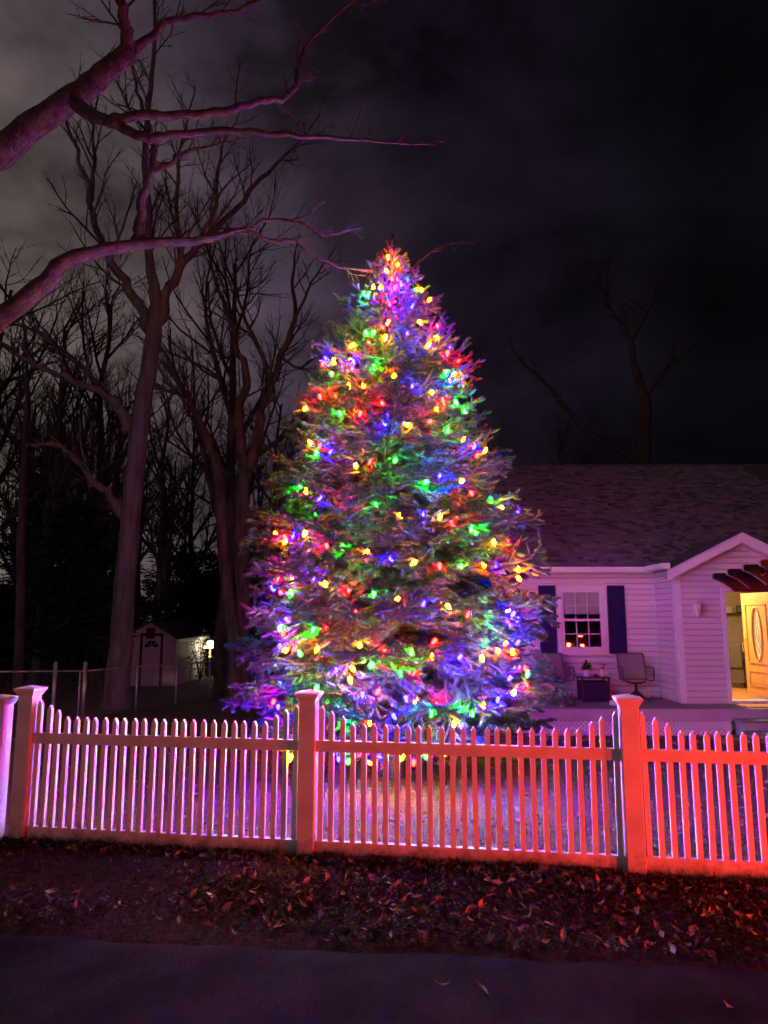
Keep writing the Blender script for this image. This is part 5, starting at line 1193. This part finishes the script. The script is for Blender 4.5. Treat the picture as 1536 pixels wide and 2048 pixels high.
# ------------------------------------------------------------------ the car whose tail lamps redden the fence
def car():
    ang = math.atan(-0.12); c = empty('parked_car', (9.35, 1.75, -.07), ang); tag(c, 'dark car on the road past the right edge, its red tail lamps lit', 'car')
    # local x: forward, rear at x=-2.2
    prof = [(-2.2, .45, .62, .80), (-2.15, .30, .98, .84), (-1.6, .25, 1.02, .88), (-.4, .22, .98, .90), (1.0, .22, .95, .90), (1.9, .28, .84, .84), (2.2, .40, .62, .70)]
    mb = MB(); vv = []
    for x, z0, z1, w in prof: vv += [(x, -w, z0), (x, w, z0), (x, w, (z0+z1)/2+.08), (x, w*.93, z1), (x, -w*.93, z1), (x, -w, (z0+z1)/2+.08)]
    ff = [(5,4,3,2,1,0)]+[(i*6+k, i*6+(k+1) % 6, (i+1)*6+(k+1) % 6, (i+1)*6+k) for i in range(len(prof)-1) for k in range(6)]+[tuple((len(prof)-1)*6+k for k in range(6))]
    mb.add(vv, ff); o = mb.build('body', M['carpaint'], c); fix_normals(o.data); b = o.modifiers.new('bevel', 'BEVEL'); b.width = .04; b.segments = 2
    mb = MB(); cab = [(-2.0, 1.0, .74), (-1.5, 1.46, .62), (.0, 1.50, .62), (.95, .97, .72)]; vv = []
    for x, z, w in cab: vv += [(x, -w, z), (x, w, z)]
    base = [(x, -w, .94) for x, z, w in cab]+[(x, w, .94) for x, z, w in cab]
    mb.prism([(x, z) for x, z, w in [(-2.0, .95, 0)]+[k for k in cab]+[(.95, .93, 0)]], 'y', -.68, .68); o = mb.build('cabin', M['carglass'], c); fix_normals(o.data)
    mb = MB(); mb.box((-1.5, -.66, 1.455), (.02, .66, 1.53)); o = mb.build('roof', M['carpaint'], c); b = o.modifiers.new('bevel', 'BEVEL'); b.width = .03; b.segments = 2
    for x in (-1.35, 1.35):
        for s in (-1, 1):
            w = MB().tube([(x, s*.72, .32), (x, s*.91, .32)], .32, 20).build('wheel', M['tyre'], c); MB().tube([(x, s*.905, .32), (x, s*.922, .32)], .19, 12).build('rim', M['metal'], w)
    tl = emit('tail_glow', (1.0, .028, .008), 1300.0)
    for s in (-1, 1):           # the beam each tail lamp throws backwards
        sp = bpy.data.lights.new('tail_lamp_beam', 'SPOT'); sp.energy = TAIL; sp.color = (1.0, .020, .006); sp.spot_size = R(34); sp.spot_blend = 1.0; sp.shadow_soft_size = .07
        so = bpy.data.objects.new('tail_lamp_beam', sp); COL.objects.link(so); so.parent = c; so.location = (-2.27, s*.66, .875)
        wp = Matrix.Translation((9.35, 1.75, -.07)) @ Matrix.Rotation(ang, 4, 'Z') @ Vector((-2.27, s*.66, .875))
        so.rotation_euler = (Matrix.Rotation(-ang, 3, 'Z') @ (Vector((3.0, 5.05, .35))-wp)).to_track_quat('-Z', 'Y').to_euler()
    for s in (-1, 1): MB().box((-2.235, s*.66-.13, .80), (-2.205, s*.66+.13, .95)).build('tail_lamp', tl, c)
    MB().box((-2.03, -.14, 1.22), (-2.00, .14, 1.245)).build('brake_lamp', tl, c)
TAIL = 1700.0
car()

# ------------------------------------------------------------------ fallen leaves, grass
def leaf_outline(rd, size):
    # lobed oak leaf, folded along its rib and curled
    n = 5; half = []
    for i in range(n*2+1):
        t = i/(n*2); w = math.sin(math.pi*min(1, t*1.02+.02))*.30*(1.0 if i % 2 else .52); half.append((t, w))
    fold = rd.uniform(.15, .7); curl = rd.uniform(-.55, .9); tw = rd.uniform(-.5, .5)
    vv = []
    for t, w in half:
        z = curl*(t-.5)**2*size*1.2
        for s in (-1, 0, 1):
            vv.append(Vector(((t-.5)*size, s*w*size*math.cos(fold*.8), z+abs(s)*w*size*math.sin(fold)+s*w*tw*size*t)))
    ff = []
    for i in range(len(half)-1):
        for s in (0, 1): ff.append((i*3+s, i*3+s+1, (i+1)*3+s+1, (i+1)*3+s))
    vv += [Vector((-.5*size, .006*size, vv[1].z)), Vector((-.72*size, .02*size, vv[1].z+.03*size)), Vector((-.72*size, -.005*size, vv[1].z+.03*size))]; b = len(vv)-3
    ff.append((1, b, b+1, b+2))
    return vv, ff
def leaves():
    rd = random.Random(91)
    shapes = [leaf_outline(rd, 1.0) for _ in range(8)]
    lib = []
    for vv, ff in shapes: lib.append(MB().add(vv, ff).mesh('fallen_leaf', M['leaf_one'], False))
    def scatter(mb, n, xr, vr, size, rel, tilt, clump=None):
        for _ in range(n):
            x = rd.uniform(*xr); y = rel(x)+rd.uniform(*vr)**1.0
            if clump and not clump(x, y): continue
            vv, ff = rd.choice(shapes); s = size*rd.uniform(.6, 1.35)
            m = Matrix.Translation((x, y, ground_z(x, y)+.012+rd.uniform(0, .025))) @ Matrix.Rotation(rd.uniform(0, 6.28), 4, 'Z') @ Matrix.Rotation(rd.gauss(0, tilt), 4, 'X') @ Matrix.Rotation(rd.gauss(0, tilt), 4, 'Y') @ Matrix.Scale(s, 4)
            mb.add([m @ v for v in vv], ff)
    def patch(x, y):
        q = math.sin(x*1.1+.5)+math.sin(x*2.3+y*3)+math.sin(y*5.1-x*.7); return rd.random() < (.52+.20*q+.05*x)
    mb = MB(); scatter(mb, 15000, (-4.2, 4.2), (.06, 1.15), .042, road_edge, .55, patch)
    scatter(mb, 1300, (-5, 5), (-.22, -.03), .062, fence_y, .6)
    tag(mb.build('verge_leaf_litter', M['litter']), 'brown dry leaf litter covering the strip between fence and road', 'leaves', None, 'stuff')
    mb = MB(); scatter(mb, 3000, (-6, 6), (.05, 1.3), .06, fence_y, .5, lambda x, y: rd.random() < .38+.09*x)
    scatter(mb, 1500, (-6.5, 7), (1.2, 5.5), .07, fence_y, .4)
    scatter(mb, 350, (2.3, 7), (-.9, -.1), .09, lambda x: 12.6, .5); scatter(mb, 300, (5.4, 6.2), (-.9, -.1), .09, lambda x: 12.6, .6)
    tag(mb.build('lawn_leaf_litter', M['leaf']), 'brown dry leaves scattered over the lawn behind the fence', 'leaves', None, 'stuff')
    mb = MB()
    for cx_, cy_, n in ((3.1, 14.2, 26), (3.55, 14.15, 40), (5.3, 14.2, 22), (4.5, 14.2, 10)):
        for _ in range(n):
            vv, ff = rd.choice(shapes); s = .08*rd.uniform(.6, 1.2)
            m = Matrix.Translation((cx_+rd.gauss(0, .12), min(14.4, cy_+rd.gauss(0, .09)), DZ+.012+rd.uniform(0, .05))) @ Matrix.Rotation(rd.uniform(0, 6.28), 4, 'Z') @ Matrix.Rotation(rd.gauss(0, .6), 4, 'X') @ Matrix.Scale(s, 4); mb.add([m @ v for v in vv], ff)
    tag(mb.build('porch_leaf_litter', M['leaf']), 'dry brown leaves blown against the house wall on the porch', 'leaves', None, 'stuff')
    # single leaves that stand out on the verge
    k = 0
    while k < 190:
        x = rd.uniform(-2.4, 2.3); y = road_edge(x)+rd.uniform(.10, .95)
        if not patch(x, y): continue
        s = .060*rd.uniform(.75, 1.4); k += 1
        o = put('fallen_leaf', lib[k % 8], None, (x, y, ground_z(x, y)+.035), (rd.gauss(0, .7), rd.gauss(0, .7), rd.uniform(0, 6.28)), (s, s, s))
        tag(o, 'dry curled leaf lying on top of the leaf litter below the picket fence', 'leaf', 'single leaves on the verge')
    for (px, py, s, e, lab) in ((962, 1984, .10, (.5, -.3, 2.2), 'pale curled leaf alone on the asphalt, larger of the two near the middle'), (884, 1980, .085, (-.2, .25, .3), 'dull flat leaf on the asphalt left of the pale curled leaf'), (1456, 2018, .095, (.5, .3, 1.2), 'reddish leaf on the asphalt near the lower right corner'),
                                (1300, 1898, .09, (.4, .2, .5), 'reddish leaf lying at the ragged road edge toward the right')):
        d = ray(px, py); t = (-.07-HEYE)/d.z; p = Vector((0, 0, HEYE))+d*t
        o = put('fallen_leaf', lib[int(px) % 8], None, (p.x, p.y, -.07+.022), e, (s, s, s)); tag(o, lab, 'leaf')
leaves()

def grass():
    rs = np.random.default_rng(5); V = []; Fc = []
    def field(n, xr, yr, h, rel):
        X = rs.uniform(*xr, n); Yv = rs.uniform(*yr, n)
        for x, v in zip(X, Yv):
            y = rel(x)+v; z = ground_z(x, y); g = rs.random()*6.28; l = h*(.5+rs.random()); lean = rs.normal(0, .5, 2); w = .0022
            b = len(V); c, s = math.cos(g)*w, math.sin(g)*w
            V.extend(((x-c, y-s, z-.004), (x+c, y+s, z-.004), (x+lean[0]*l, y+lean[1]*l, z+l))); Fc.append((b, b+1, b+2))
    field(3000, (-4.5, 4.5), (.02, .12), .06, fence_y)
    field(60000, (-5.5, 5.5), (.1, 5.5), .032, fence_y)
    me = bpy.data.meshes.new('grass'); me.from_pydata(V, [], Fc); me.materials.append(M['grass'])
    tag(put('lawn_grass', me), 'short dormant grass on the lawn behind the picket fence', 'grass', None, 'stuff')
    V.clear(); Fc.clear()
    field(12000, (-4.5, 4.5), (.03, 1.25), .030, road_edge)
    field(6000, (-4.5, 4.5), (-.12, .0), .07, fence_y)
    me = bpy.data.meshes.new('grass'); me.from_pydata(V, [], Fc); me.materials.append(M['dry_grass'])
    tag(put('verge_grass', me), 'thin dry grass among the leaves beside the road', 'grass', None, 'stuff')
grass()
